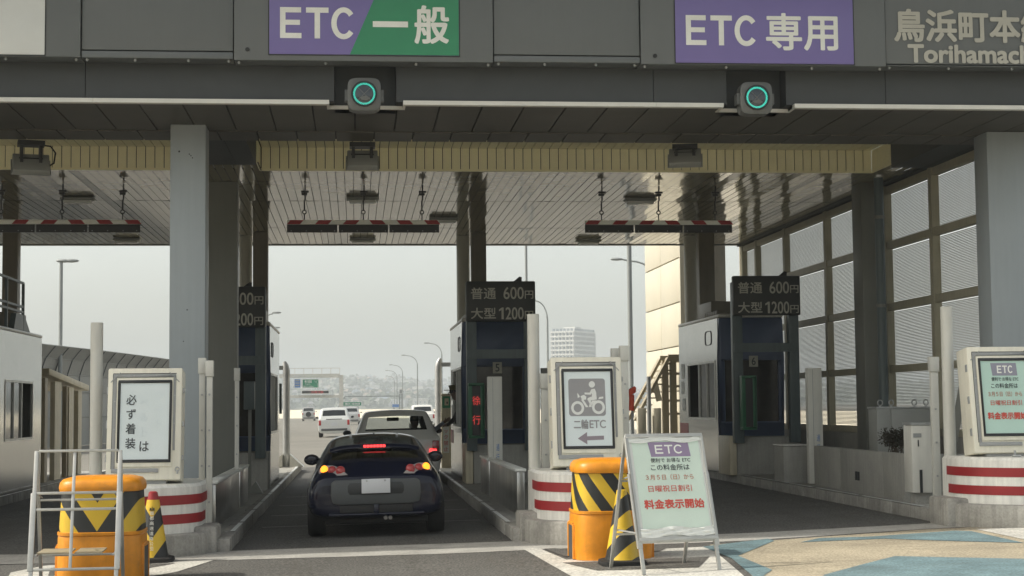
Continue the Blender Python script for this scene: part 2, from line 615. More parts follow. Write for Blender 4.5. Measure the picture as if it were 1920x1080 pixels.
gridsheet('ground', K['ground'], [-4000, -11.8, .2, 12.2, 4000], [-80, 45, 6000], 0)
gridsheet('road', K['asphalt'], [-30, -11.8, .2, 12.2, 30], [13.0, 43.2], .004)
gridsheet('bounce_plaza', K['bounce_plaza'], [-30, -11.8, .2, 12.2, 30], [-60, 12.99], .004)  # unseen pale ground added to throw light onto soffit and fascia
gp = [onG(x, y) for x, y in ((-40, 1042), (440, 1034), (820, 1021), (1400, 1001), (1735, 983), (1960, 972))]
gq = [onG(x, y) for x, y in ((-40, 1060), (440, 1051), (820, 1040), (1400, 1015), (1735, 993), (1960, 982))]
q = MB()
for i in range(5):
    q.add([(p.x, p.y, gz(p.x) + .008) for p in (gp[i], gp[i + 1], gq[i + 1], gq[i])], [(0, 1, 2, 3)])
struct(q.build('drain_channel', K['gutter'], loc=(0, 0, 0)))


def mark(name, m, px, h):
    return sheet(name, m, [(p.x, p.y) for p in (onG(a, b) for a, b in px)], h)


mark('tan_pavement', K['tan'], [(1330, 1023), (1735, 994), (1960, 983), (1960, 1150), (1470, 1150), (1400, 1070), (1372, 1045)], .0085)
mark('blue_chevron', K['blue'], [(1318, 1027), (1440, 1012), (1452, 1016), (1384, 1044), (1448, 1071), (1420, 1090), (1372, 1049)], .0125)
mark('blue_chevron', K['blue'], [(1500, 1019), (1536, 1011), (1633, 1008), (1790, 997), (1822, 998), (1920, 1020), (1800, 1017), (1658, 1012), (1540, 1017)], .0125)
mark('blue_chevron', K['blue'], [(1546, 1080), (1612, 1062), (1678, 1045), (1960, 1051), (1960, 1140), (1480, 1140)], .0125)
mark('white_marking', K['paint'], [(1828, 994), (1960, 990), (1960, 1022)], .013)
mark('white_marking', K['paint'], [(980, 1030), (1010, 1029), (1062, 1051), (1250, 1030), (1330, 1026), (1405, 1090), (1180, 1110), (1120, 1110)], .0085)
mark('asphalt_patch', K['asphalt'], [(1020, 1031), (1040, 1030), (1120, 1036), (1250, 1030), (1236, 1036), (1080, 1044), (1060, 1046)], .0125)
mark('asphalt_patch', K['asphalt'], [(1054, 1057), (1330, 1046), (1310, 1066), (1120, 1072)], .0125)
mark('white_marking', K['paint'], [(20, 1075), (85, 1062), (230, 1056), (400, 1052), (330, 1074), (240, 1090), (0, 1110)], .0085)
mark('asphalt_patch', K['asphalt'], [(95, 1067), (240, 1060), (330, 1058), (250, 1072), (90, 1082)], .0125)
for x0 in (.35,):
    q = MB()
    for y in (21.5, 23.8, 26.2, 28.7):
        q.add([(x, yy, gz(x) + .008) for x, yy in ((-1.2, y), (1.6, y), (1.6, y + .06), (-1.2, y + .06))], [(0, 1, 2, 3)])
    struct(q.build('pavement_seam', K['gutter'], loc=(0, 0, 0)))


# ------------------------------------------------------------------ islands
KH = .15
LC, MC_, RC = -2.12, 2.51, 7.2


def island(label, x0, x1, y0, y1):
    t = thing('toll_island', label, 'traffic island', ((x0 + x1) / 2, y0, gz((x0 + x1) / 2)), 0, 'raised islands between the lanes')
    q = MB()
    q.add([(x, y, gz(x) + z) for z in (-.05, KH - .012) for x, y in ((x0 + .16, y0), (x1 - .16, y0), (x1 - .16, y1), (x0 + .16, y1))],
          [(0, 1, 2, 3), (7, 6, 5, 4), (0, 4, 5, 1), (1, 5, 6, 2), (2, 6, 7, 3), (3, 7, 4, 0)])
    q.build('island_floor', K['conc2'], t)
    for xa, xb in ((x0, x0 + .16), (x1 - .16, x1)):
        q = MB()
        y = y0
        while y < y1 - .1:
            L = min(1.0 + random.uniform(-.02, .02), y1 - y)
            dx, dz = random.uniform(-.008, .008), random.uniform(-.006, .006)
            q.add([(x + dx, yy, gz(x) + z) for z in (-.05, KH + dz) for x, yy in ((xa, y + .006), (xb, y + .006), (xb, y + L - .006), (xa, y + L - .006))],
                  [(0, 1, 2, 3), (7, 6, 5, 4), (0, 4, 5, 1), (1, 5, 6, 2), (2, 6, 7, 3), (3, 7, 4, 0)])
            y += L
        q.build('kerb', K['conc'], t, bevel=.015)
        q = MB()
        y = y0 + .9
        xe = xa + .008 if xa == x0 else xb - .062
        while y < y1 - 1:
            L = random.uniform(.5, 2.6)
            q.add([(x, yy, gz(x) + KH + .0105) for x, yy in ((xe, y), (xe + .054, y), (xe + .054, y + L), (xe, y + L))], [(0, 1, 2, 3)])
            y += L + random.uniform(.03, .25)
        q.build('painted_edge', K['whitep'], t)
    return t


island('concrete kerbed island with the seat belt sign box at its nose', -2.9, -1.35, 18.0, 41.5)
island('concrete kerbed island with the motorcycle sign box and booth 5', 1.70, 3.30, 18.0, 41.5)
island('concrete kerbed island with booth 6 beside the louvred wall', 6.66, 8.9, 18.2, 41.5)
island('concrete kerbed island of the silver booth at the far left', -8.1, -6.02, 18.0, 41.5)


# ------------------------------------------------------------------ canopy
YF = 18.9
can = thing('toll_canopy', 'dark grey canopy over the toll lanes with cream enamel ceiling', 'canopy', (2, 28, 0))
ZF = 5.50
XL, XR = -30.0, 9.1
# recessed dark band, notched where the two signals hang
sig = [onY(685, 176, 19.15).x, onY(1420, 183, 19.15).x]
q = MB()
xs = [XL, -12.0, -7.0, onY(160, 150, 19.2).x, sig[0] - .36, sig[0] + .36, 3.55, sig[1] - .36, sig[1] + .36, onY(1660, 160, 19.2).x, XR]
for a, b in zip(xs, xs[1:]):
    if abs((a + b) / 2 - sig[0]) < .1 or abs((a + b) / 2 - sig[1]) < .1:
        q.box(a, b, 19.46, 19.75, 5.045, 5.62)
    else:
        q.box(a + .004, b - .004, 19.2, 19.75, 5.085, 5.62)
q.build('fascia_band', K['band'], can)
q = MB()
xt = [XL, sig[0] - .42, sig[0] + .44, sig[1] - .42, sig[1] + .44, XR]
for k in range(5):
    if k % 2 == 0:
        a = xt[k]
        while a < xt[k + 1] - .01:
            b = min(a + 3.0, xt[k + 1])
            q.box(a + .002, b - .002, 19.1, 19.198, 5.035, 5.085)
            a = b
    else:
        q.box(xt[k] - .0, xt[k + 1], 19.40, 19.455, 5.035, 5.075)
        q.box(xt[k] - .03, xt[k], 19.198, 19.455, 5.035, 5.08)
        q.box(xt[k + 1], xt[k + 1] + .03, 19.198, 19.455, 5.035, 5.08)
q.build('edge_trim', K['white_trim'], can)
# soffit strips
q, j = MB(), MB()
x = XL
k = 0
while x < XR:
    c0, c1 = x + .009, x + .491
    cuts = [c0, c1] + [e for e in xt[1:5] if c0 < e < c1]
    cuts.sort()
    for e0, e1 in zip(cuts, cuts[1:]):
        em = (e0 + e1) / 2
        q.box(e0, e1, 19.46 if xt[1] < em < xt[2] or xt[3] < em < xt[4] else 19.2, 21.05, 5.045, 5.08)
    q.box(x + .259, x + .741, 21.06, 21.75, 5.03, 5.08)
    x += .5
q.build('soffit', K['soffit'], can)
MB().box(XL, XR, 19.5, 21.9, 5.082, 5.12).build('soffit_backing', K['joint'], can)
# column line beams (dark) splitting the recess
bays = [(XL, -2.22), (-1.43, 8.05)]
for xa, xb in ((-2.22, -1.43), (8.05, XR)):
    q = MB()
    x = xa
    while x < xb - .01:
        e = min(x + .5, xb)
        q.box(x + .004, e - .004, 21.76, 24.0, 5.04, 5.5)
        x = e
    q.build('beam_casing', K['band'], can)
# recess: cream strip overhead and cream face, panelled
P_ = .137
YS = 24.9
q, j = MB(), MB()
for xa, xb in bays:
    x = xa + .02
    while x < xb - .02:
        e = min(x + P_, xb)
        q.box(x + .006, e - .006, 21.8, YS, 5.44, 5.46)
        q.box(x + .006, e - .006, YS + .004, YS + .03, 5.12, 5.44)
        x = e
    j.box(xa, xb, 21.8, YS, 5.465, 5.5)
    j.box(xa, xb, YS + .032, YS + .06, 5.09, 5.5)
    q.box(xa, xb, YS - .012, YS + .04, 5.085, 5.118)
    for xe in (xa, xb):
        if abs(xe) < 20:
            y = 24.0 if xe in (-2.22, -1.43, 8.05) else 21.8
            while y < YS - .05:
                q.box(xe - .01, xe + .01, y + .004, min(y + P_, YS) - .004, 5.085, 5.44)
                y += P_
q.build('step_cladding', K['cream'], can)
j.build('step_backing', K['joint'], can)
# glossy ceiling, four rows of narrow enamel panels
q = MB()
rows = [(24.9, 28.55), (28.55, 32.85), (32.85, 36.2)]
x = -14.0
while x < 8.6:
    for a, b in rows:
        if a < 25 and (-2.22 < x + P_ / 2 < -1.43 or x > 8.0):
            a = 24.0
        t1, t2 = random.uniform(-.0022, .0022), random.uniform(-.002, .002)
        n = 4
        v = []
        for i in range(n + 1):
            y = a + .018 + (b - a - .036) * i / n
            dz = t2 * (i - n / 2) * .5 + (random.uniform(-.0005, .0005))
            v += [(x + .005, y, 5.085 + dz - t1), (x + P_ - .005, y, 5.085 + dz + t1)]
        q.add(v, [(2 * i, 2 * i + 1, 2 * i + 3, 2 * i + 2) for i in range(n)])
    x += P_
q.build('ceiling', K['ceil'], can)
MB().box(-16, 9.0, 25.0, 36.25, 5.10, 5.14).build('ceiling_backing', K['joint'], can)
MB().box(XL, XR, 36.2, 36.35, 5.07, 6.6).build('rear_fascia', K['fascia'], can)
MB().box(XL, XR, 19.3, 36.4, 6.6, 7.2).build('roof', K['fascia'], can)
MB().box(XL, XR, 19.21, 19.3, 5.63, 6.6).build('parapet', K['band'], can)
MB().box(XL, XR, 17.38, 19.3, 7.21, 7.5).build('added_shade_eave', K['fascia'], can)  # added above the view to set where the canopy shadow ends
MB().box(-16.4, -16.0, 19.3, 36.2, 5.1, 6.6).build('ceiling_end', K['band'], can)


def column(px0, px1, Y, z1, m, depth=None, base=KH):
    x0, x1 = onY(px0, 500, Y).x, onY(px1, 500, Y).x
    d = depth or (x1 - x0)
    g = gz((x0 + x1) / 2)
    return MB().box(x0, x1, Y, Y + d, g + base - .05, z1).build('column', m, can, bevel=.012)


column(318, 385, 20.6, 5.043, K['col'], .46)
for px_, py_, r_ in ((336, 284, .012), (355, 289, .008), (358, 292, .008), (361, 296, .008), (351, 581, .009), (344, 640, .007)):
    p = onY(px_, py_, 20.598)
    MB().tube([(p.x, 20.601, p.z), (p.x, 20.594, p.z)], r_, 8).build('anchor_hole', K['gasket'], can)
column(391, 444, 26.1, 5.08, K['cold'], .46)
column(474, 502, 33.6, 5.08, K['colb'], .3)
column(884, 912, 33.6, 5.08, K['colb'], .3)
column(1311, 1340, 33.6, 5.08, K['colb'], .3)
column(4, 33, 33.6, 5.08, K['colb'], .3)
column(1857, 1935, 20.75, 5.043, K['col'], .46)
column(1617, 1646, 25.9, 5.08, K['cold'], .5)
for a, b in ((856, 881), (448, 473), (1283, 1308)):
    x0, x1 = onY(a, 500, 34.4).x, onY(b, 500, 34.4).x
    MB().tube([((x0 + x1) / 2, 34.4, .1), ((x0 + x1) / 2, 34.4, 5.08)], (x1 - x0) / 2, 20).build('air_duct', K['duct'], can, smooth=True)
x0 = onY(1651, 500, 25.2).x
MB().tube([(x0, 25.2, .2), (x0, 25.2, 5.05)], .072, 16).build('drain_pipe', K['frame'], can, smooth=True)
q = MB()
for z in (1.3, 3.0, 4.4): q.tube([(x0, 25.2, z), (x0, 25.2, z + .05)], .085, 16)
q.build('pipe_collar', K['cold'], can)


# fascia sign panels: each one a thing hanging on the canopy front
def fpanel(x0, x1, label, groove=None, lit=None):
    a, b = onY(x0, 70, YF).x, onY(x1, 70, YF).x
    t = thing('fascia_panel', label, 'panel', ((a + b) / 2, YF, ZF), 0, 'grey panels along the canopy front')
    zb = ZF + (.014 if lit is None else 0)
    q = MB()
    if groove:
        z1 = onY((x0 + x1) / 2, groove, YF).z
        q.box(a + .006, b - .006, YF, YF + .3, zb, z1 - .008)
        q.box(a + .006, b - .006, YF + .012, YF + .3, z1 + .008, 7.2)
    else:
        q.box(a + .006, b - .006, YF - .02, YF + .3, zb, 7.2)
    q.build('panel_face', K['fascia'], t, bevel=.006)
    q = MB()
    for xx in (a + .06, a + (b - a) * .35, a + (b - a) * .7, b - .06):
        q.tube([(xx, YF + .06, zb), (xx, YF + .06, zb - .03)], .012, 8)
        q.tube([(xx, YF + .06, zb - .012), (xx, YF + .06, zb - .018)], .022, 8)
    q.build('bolt', K['galv'], t)
    if lit:
        q = MB()
        cx, cy = lit
        p = onY(cx, cy, YF - .02)
        q.tube([(p.x, YF - .021, p.z), (p.x, YF - .034, p.z)], .025, 12)
        q.build('lock', K['blackp'], t)
    return t


fpanel(-330, 152, 'grey canopy panel at the far left holding a blank white sign')
fpanel(152, 438, 'plain grey canopy panel left of the purple and green lane sign', 95)
fpanel(438, 925, 'grey canopy panel framing the purple and green lane sign', None, (464, 93))
fpanel(925, 1200, 'plain grey canopy panel between the two lane signs', 104)
fpanel(1200, 1660, 'grey canopy panel framing the all purple lane sign', None, (1228, 105))
ng = fpanel(1660, 2000, 'grey canopy panel at the right bearing the toll gate name', 122)


def signface(name, label, x0, y1, x1, m):
    a, b = onY(x0, 50, YF).x, onY(x1, 50, YF).x
    z0, z1 = onY((x0 + x1) / 2, y1, YF).z, onY((x0 + x1) / 2, -20, YF).z + .12
    t = thing(name, label, 'sign', ((a + b) / 2, YF, z0))
    MB().box(a, b, YF - .036, YF - .021, z0, z1).build('sign_face', m, t, bevel=.006)
    MB().box(a - .012, b + .012, YF - .03, YF - .0205, z0 - .012, z1 + .012).build('sign_rim', K['gasket'], t)
    return t, a, b, z0, z1


YS1 = YF - .04
t, a, b, z0, z1 = signface('lane_sign', 'half purple half green lane sign reading ETC and two kanji', 505, 104, 860, K['violet'])
pa, pb = onY(656, 106, YS1), onY(702, 0, YS1)
sl_ = (pb.x - pa.x) / (pb.z - pa.z)
xt_ = pa.x + sl_ * (z1 - z0)
MB().prism([(pa.x, z0 + .002), (b - .002, z0 + .002), (b - .002, z1 - .002), (xt_, z1 - .002)], 'y', YF - .0385, YF - .0362).build('green_half', K['green'], t)
a_, b_, c_, d_ = rectY(525, 14, 666, 72, YS1)
etc_letters(K['whitetx'], t, (a_, YS1, c_), (b_ - a_, 0, 0), (0, 0, d_ - c_))
textY('一', K['whitetx'], t, 699, 40, 765, 51, YS1, .0)
textY('般', K['whitetx'], t, 777, 10, 842, 83, YS1, .022)
t, a, b, z0, z1 = signface('lane_sign', 'all purple lane sign reading ETC and two kanji at the right', 1265, 120, 1598, K['violet'])
a_, b_, c_, d_ = rectY(1286, 29, 1420, 85, YS1)
etc_letters(K['whitetx'], t, (a_, YS1, c_), (b_ - a_, 0, 0), (0, 0, d_ - c_))
textY('専用', K['whitetx'], t, 1436, 25, 1571, 95, YS1, .02)
signface('blank_sign', 'blank white lit sign panel cut off at the top left', -260, 102, 85, K['whitep'])
# the name of the gate
textY('鳥浜町本線', K['boardtx'], ng, 1676, 18, 1972, 80, YF - .005, .028)
textY('Torihamachi', K['boardtx'], ng, 1702, 84, 1944, 119, YF - .005, .045)


# signals under the signs
def signal(px, py, label):
    p = onY(px, py, 18.96)
    t = thing('lane_signal', label, 'signal', (p.x, 18.96, p.z), 0, 'round lane signals')
    q = MB()
    q.lathe([(.155, 0), (.192, .02), (.192, .22), (.15, .26)], 0, 0, 0, 40, 5)
    q.v = [Vector((v.x, v.z, v.y)) for v in q.v]
    q.build('housing', K['housing'], t, local=True, smooth=True)
    q = MB()
    q.lathe([(.150, 0), (.150, -.03), (.132, -.03), (.132, 0)], 0, 0, 0, 40, cap=False)
    q.v = [Vector((v.x, v.z, v.y)) for v in q.v]
    q.build('lens_rim', K['blackp'], t, local=True)
    q = MB()
    q.lathe([(.02, -.008), (.128, -.002), (.13, -.001)], 0, 0, 0, 32)
    q.v = [Vector((v.x, v.z, v.y)) for v in q.v]
    q.build('lens', K['lensdark'], t, local=True, smooth=True)
    q = MB()
    for k in range(44):
        for r in (.112, .123):
            a = 2 * math.pi * (k + (r > .12) * .5) / 44
            x, z = r * math.cos(a), r * math.sin(a)
            q.box(x - .0042, x + .0042, -.016, -.009, z - .0042, z + .0042)
    q.build('light_ring', K['led'], t, local=True)
    q = MB()
    for a in (R(45), R(-45)):
        q.box(-.1, .1, -.0105, -.0085, -.003, .003, Matrix.Rotation(a, 4, 'Y'))
    q.prism([(-.06, -.04), (.02, -.02), (.075, -.05), (.03, -.075), (-.03, -.07)], 'y', -.0100, -.0084)  # grey patch drawn as a reflection on the lens
    q.build('lens_cross_reflection', K['housing'], t, local=True)
    q = MB()
    for s in (-1, 1):
        q.box(min(s * .19, s * .225), max(s * .19, s * .225), .06, .2, -.07, .06)
    q.build('bracket', K['housing'], t, local=True)


signal(683, 176, 'round green lit signal under the purple and green sign')
signal(1419, 183, 'round green lit signal under the all purple sign')


# antennas on the soffit
def antenna(px0, py0, px1, py1, label, yaw=0, cable=False):
    Y = 21.9
    a, b, c, d = rectY(px0, py0, px1, py1, Y)
    W, H_ = b - a, d - c
    t = thing('roof_antenna', label, 'antenna', ((a + b) / 2, Y, c), yaw, 'flat antennas under the soffit')
    Mx = Matrix.Translation((0, 0, H_ * .55)) @ Matrix.Rotation(R(-38), 4, 'X')
    q = MB().box(-W / 2, W / 2, -.05, .05, -H_ * .62, H_ * .45, Mx)
    q.build('antenna_panel', K['antenna'], t, bevel=.012, local=True)
    q = MB().box(-W / 2 - .02, W / 2 + .02, .051, .075, -H_ * .5, H_ * .42, Mx)
    q.build('back_plate', K['galv'], t, local=True)
    top = 5.03 - c
    q = MB().box(-.17, .17, -.1, .16, top - .06, top)
    for s in (-.14, .1): q.box(s, s + .04, -.06, .1, H_ * .5, top - .06)
    q.tube([(-.15, 0, H_ * .75), (.15, 0, H_ * .75)], .02, 8)
    q.build('bracket', K['blackp'], t, local=True)
    if cable:
        MB().tube([(.12, .1, top - .03), (.25, .05, top - .05), (.31, .02, top - .14), (.29, 0, top - .28), (.2, .05, top - .33)], .011, 6).build('cable', K['blackp'], t, local=True, smooth=True)


antenna(651, 281, 708, 320, 'flat grey antenna hanging above the lane of the dark coupe')
antenna(1255, 278, 1314, 314, 'flat grey antenna hanging above the right hand lane', R(-12))
antenna(24, 288, 92, 329, 'flat grey antenna with a black cable hanging at the left', R(14), True)


# clearance bars
def clearbar(xc, label):
    Y = 26.4
    z0 = onY(682, 436, Y).z
    W = 2.43
    t = thing('clearance_bar', label, 'clearance bar', (xc, Y, z0), 0, 'hanging clearance bars')
    q = MB()
    for k in range(3):
        q.box(-W / 2 + k * W / 3 + (.012 if k else 0), -W / 2 + (k + 1) * W / 3 - (.012 if k < 2 else 0), -.012, .012, 0, .125)
    q.build('rubber_flap', K['blackp'], t, local=True)
    q = MB().box(-W / 2, W / 2, -.02, .03, .128, .2)
    q.build('top_bar', K['whitetx'], t, local=True, bevel=.004)
    for k, s in ((0, -1.19), (1, -.74), (2, -.3), (3, .12), (4, .56), (5, 1.0)):
        sk = .06 if k < 3 else -.06
        q = MB().prism([(s - sk / 2, .13), (s + .21 - sk / 2, .13), (s + .21 + sk / 2, .198), (s + sk / 2, .198)], 'y', -.0225, -.0205)
        q.build('red_stripe', K['red'], t, local=True)
    q = MB()
    for k in range(3):
        for s in (.06, .3, .54, .75):
            q.box(-W / 2 + k * W / 3 + s, -W / 2 + k * W / 3 + s + .012, -.016, -.012, .02, .032)
    q.build('rivet', K['galv'], t, local=True)
    top = 5.08 - z0
    for k, s in enumerate((-.94, 0, .94)):
        q = MB().tube([(s, 0, .19), (s, 0, .3)], .01, 6)
        a = [(s + .03 * math.cos(i * math.pi / 6), 0, .33 + .03 * math.sin(i * math.pi / 6)) for i in range(13)]
        q.tube(a, .009, 6)
        q.tube([(s, 0, .36), (s, 0, .52), (s + .012, 0, .52), (s + .012, 0, top)], .013, 6)
        q.box(s - .045, s + .045, -.03, .03, .60, .635)
        q.box(s - .05, s + .07, -.02, .02, top - .13, top - .1)
        q.build('hanger', K['blackp'], t, local=True)
    return t


clearbar(.13, 'red and white clearance bar hanging over the lane of the dark coupe')
clearbar(onY(1235, 420, 26.4).x, 'red and white clearance bar hanging over the right hand lane')
clearbar(onY(116, 430, 26.4).x, 'red and white clearance bar hanging over the left lane')


# ceiling lamps
def lamp(px, py, label, W=.55):
    p = onZ(px, py, 5.08)
    t = thing('ceiling_lamp', label, 'lamp', (p.x, p.y, 5.08), 0, 'fluorescent lamps under the ceiling')
    MB().box(-W / 2, W / 2, -.13, .13, -.05, -.008).build('lamp_body', K['antenna'], t, local=True, bevel=.01)
    MB().box(-W / 2 + .05, W / 2 - .05, -.09, .09, -.10, -.052).build('diffuser', K['whitep'], t, local=True, bevel=.01)


for px, py, lb in ((146, 370, 'ceiling lamp behind the left clearance bar'), (680, 370, 'ceiling lamp above the middle clearance bar'),
                   (1200, 372, 'ceiling lamp above the right clearance bar'), (832, 408, 'ceiling lamp beside the right end of the middle clearance bar'),
                   (680, 447, 'ceiling lamp just below the middle clearance bar at the far edge'), (1103, 449, 'ceiling lamp near the far edge left of the cream building'),
                   (238, 447, 'ceiling lamp at the far edge over the left lane')):
    lamp(px, py, lb)


# ------------------------------------------------------------------ louvred wall on the right
WX = 8.72
lw = thing('louvre_wall', 'tall louvred wall with olive beams closing the right side', 'wall', (WX, 28, gz(WX)))
ys = [21.0] + [onX(px, 600, WX).y for px in (1758, 1669, 1556, 1478, 1424, 1398)] + [36.4]
zb = [1.05, 2.05, 3.06, 4.07, 4.98]
g0 = gz(WX)
MB().box(WX - .05, WX + .2, 20.93, 36.4, g0, 1.0).build('parapet', K['conc2'], lw)
q = MB()
for y in ys: q.box(WX - .07, WX + .05, y - .07, y + .07, 1.0, 5.06)
q.build('wall_post', K['beam'], lw)
q = MB()
for z in zb:
    for a, b in zip(ys, ys[1:]):
        q.box(WX - .05, WX + .05, a + .07, b - .07, z - .06, z + .06)
q.build('wall_beam', K['beam'], lw)
for a, b in zip(ys, ys[1:]):
    q = MB()
    for za, zz in zip(zb, zb[1:]):
        z = za + .075
        while z < zz - .07:
            q.box(WX + .06, WX + .068, a, b, z, z + .0138)
            z += .0235
    q.build('louvre_panel', K['slat'], lw)
MB().box(WX - .14, WX + .2, 20.93, 36.4, 4.98 + .07, 5.09).build('wall_head', K['band'], lw)


# ------------------------------------------------------------------ toll booths
BY0, BY1 = 29.6, 33.4


def booth(cx, label, number=None, open_left=True, half=.593, rail=False, BY0=29.6):
    g = gz(cx) + KH
    t = thing('toll_booth', label, 'booth', (cx, BY0, g), 0, 'toll booths on the islands')
    xa, xb = cx - half, cx + half
    zt, zl, zu = 3.08 + gz(cx) * .6, 1.12 + gz(cx), 2.16 + gz(cx)
    ya, yb, yc = 30.0, 31.45, 32.5
    for sx, x0, x1 in ((-1, xa, xa + .05), (1, xb - .05, xb)):
        q = MB()
        q.box(x0, x1, BY0 + .16, BY1, g, zl)
        q.box(x0, x1, BY0 + .16, BY1, zu, zt - .07)
        q.box(x0, x1, BY0 + .16, ya, zl, zu)
        q.box(x0, x1, yc, BY1, zl, zu)
        q.build('side_wall', K['silver'], t)
        q = MB()
        xo = xa - .012 if sx < 0 else xb + .012
        xi = xa + .03 if sx < 0 else xb - .03
        a_, b_ = min(xo, xi), max(xo, xi)
        q.box(a_, b_, ya, yc, zl - .03, zl + .012)
        q.box(a_, b_, ya, yc, zu - .012, zu + .03)
        for y in (ya, yb, yc): q.box(a_, b_, y - .025, y + .025, zl + .012, zu - .012)
        q.box(a_, b_, (ya + yb) / 2 - .012, (ya + yb) / 2 + .012, zl + .012, zu - .012)
        fr = q.build('window_frame', K['alu'], t)
        xm = xa + .02 if sx < 0 else xb - .02
        MB().box(xm - .003, xm + .003, ya + .026, yb - .026, zl + .014, zu - .014).build('pane', K['glassb'], fr)
        # rounded outline of the small hatch
        cyh, czh, hw, hh = 30.55, 2.62 + gz(cx), .27, .13
        if rail: continue
        q = MB()
        pts = []
        for k in range(24):
            a = 2 * math.pi * k / 24
            c_, s_ = math.cos(a), math.sin(a)
            e = (abs(c_) ** 5 + abs(s_) ** 5) ** -.2
            pts.append((cyh + hw * e * c_, czh + hh * e * s_))
        xo = xa - .006 if sx < 0 else xb + .006
        q.tube([(xo, y, z) for y, z in pts + pts[:1]], .008, 5, cap=False)
        q.build('hatch_outline', K['gasket'], t)
    MB().box(xa + .05, xb - .05, BY1 - .05, BY1 - .002, g, zt - .07).build('back_wall', K['silver'], t)
    q = MB().box(xa + .0, xb - .0, BY0, BY0 + .155, zu + .02, zt - .07)
    q.box(xa, xb, BY0, BY0 + .155, g, zl - .06)
    q.box(xa, xa + .1, BY0, BY0 + .155, zl - .06, zu + .02)
    q.box(xb - .1, xb, BY0, BY0 + .155, zl - .06, zu + .02)
    q.build('front_wall', K['navy'], t, bevel=.03)
    MB().box(xa + .1, xb - .1, BY0 + .05, BY0 + .07, zl - .06, zu + .02).build('front_window', K['glassb'], t)
    MB().box(xa - .015, xb + .015, BY0 - .02, BY1 + .02, zt - .07, zt).build('roof', K['bwhite'], t, bevel=.035)
    MB().box(xa + .06, xb - .06, BY0 + .2, BY1 - .06, g, g + .9).build('counter', K['interior'], t)
    q = MB().box(cx - .3, cx + .4, 31.6, 32.8, zt + .002, zt + .36)
    for k in range(6): q.box(cx - .5, cx - .31, 30.2 + k * .2, 30.36 + k * .2, zt + .002, zt + .1)
    q.build('roof_unit', K['colb'], t, bevel=.02)
    if number:
        X0, X1, Z0, Z1 = rectY(924, 679, 941, 700, BY0)
        dx, dz = cx - MC_, gz(cx) - gz(MC_)
        MB().box(X0 + dx, X1 + dx, BY0 - .014, BY0 - .002, Z0 + dz, Z1 + dz).build('number_plate', K['boardtx'], t)
        text(number, K['ink'], t, (X0 + dx + .045, BY0 - .017, Z0 + dz + .03), (X1 - X0 - .09, 0, 0), (0, 0, Z1 - Z0 - .06), .012)
    # stuck notices by the open hatch
    if open_left:
        q = MB()
        for y, z, w_, h_ in ((33.0, 2.05, .3, .3), (33.05, 1.72, .26, .26), (32.95, 1.38, .3, .24)):
            q.box(xa - .006, xa - .002, y - w_ / 2, y + w_ / 2, z + gz(cx) - h_ / 2, z + gz(cx) + h_ / 2)
        q.build('notice', K['doc'], t)
        MB().box(xa - .005, xa - .002, 32.56, BY1 - .02, g + .6, g + .86).build('red_stripe', K['red'], t)
    if rail:
        q = MB()
        for z in (zt + .35, zt + .45, zt + .9):
            q.bar((xb - .04, 26, z), (xb - .04, 31.7, z), .04, .04)
        for y in (27.0, 28.6, 30.2, 31.7): q.bar((xb - .04, y, zt), (xb - .04, y, zt + .9), .05, .05)
        q.prism([(30.8, zt), (32.3, zt), (31.75, zt + .3), (31.0, zt + .3)], 'x', xb - .12, xb - .02)
        q.build('roof_railing', K['frame'], t)
    return t


booth(LC, 'narrow booth with pale side wall behind the left dark column', None)
booth(MC_, 'narrow navy and white booth 5 where the collector leans out', '5')
booth(onY(1350, 700, BY0).x + .593, 'silver sided navy booth 6 in front of the cream building', '6')
bf = booth(onY(78, 700, BY1).x - .593, 'silver booth at the far left with a railed roof', None, False, rail=True, BY0=25.5)


def pedestal(cx, label):
    g = gz(cx) + KH
    t = thing('booth_pedestal', label, 'concrete block', (cx, 28.1, g), 0, 'concrete blocks before the booths')
    MB().box(cx - .48, cx + .62, 28.62, 29.5, g - .02, .80 + gz(cx)).build('block', K['conc2'], t, bevel=.02)
    MB().box(cx - .62, cx - .485, 28.6, 29.5, g - .02, .82 + gz(cx)).build('corner_post', K['signcream'], t, bevel=.02)


pedestal(MC_, 'concrete block below the front window of booth 5')
pedestal(onY(1368, 860, 28.6).x + .62, 'concrete block below the front window of booth 6')
pedestal(LC, 'concrete block in front of the booth with the hidden number')


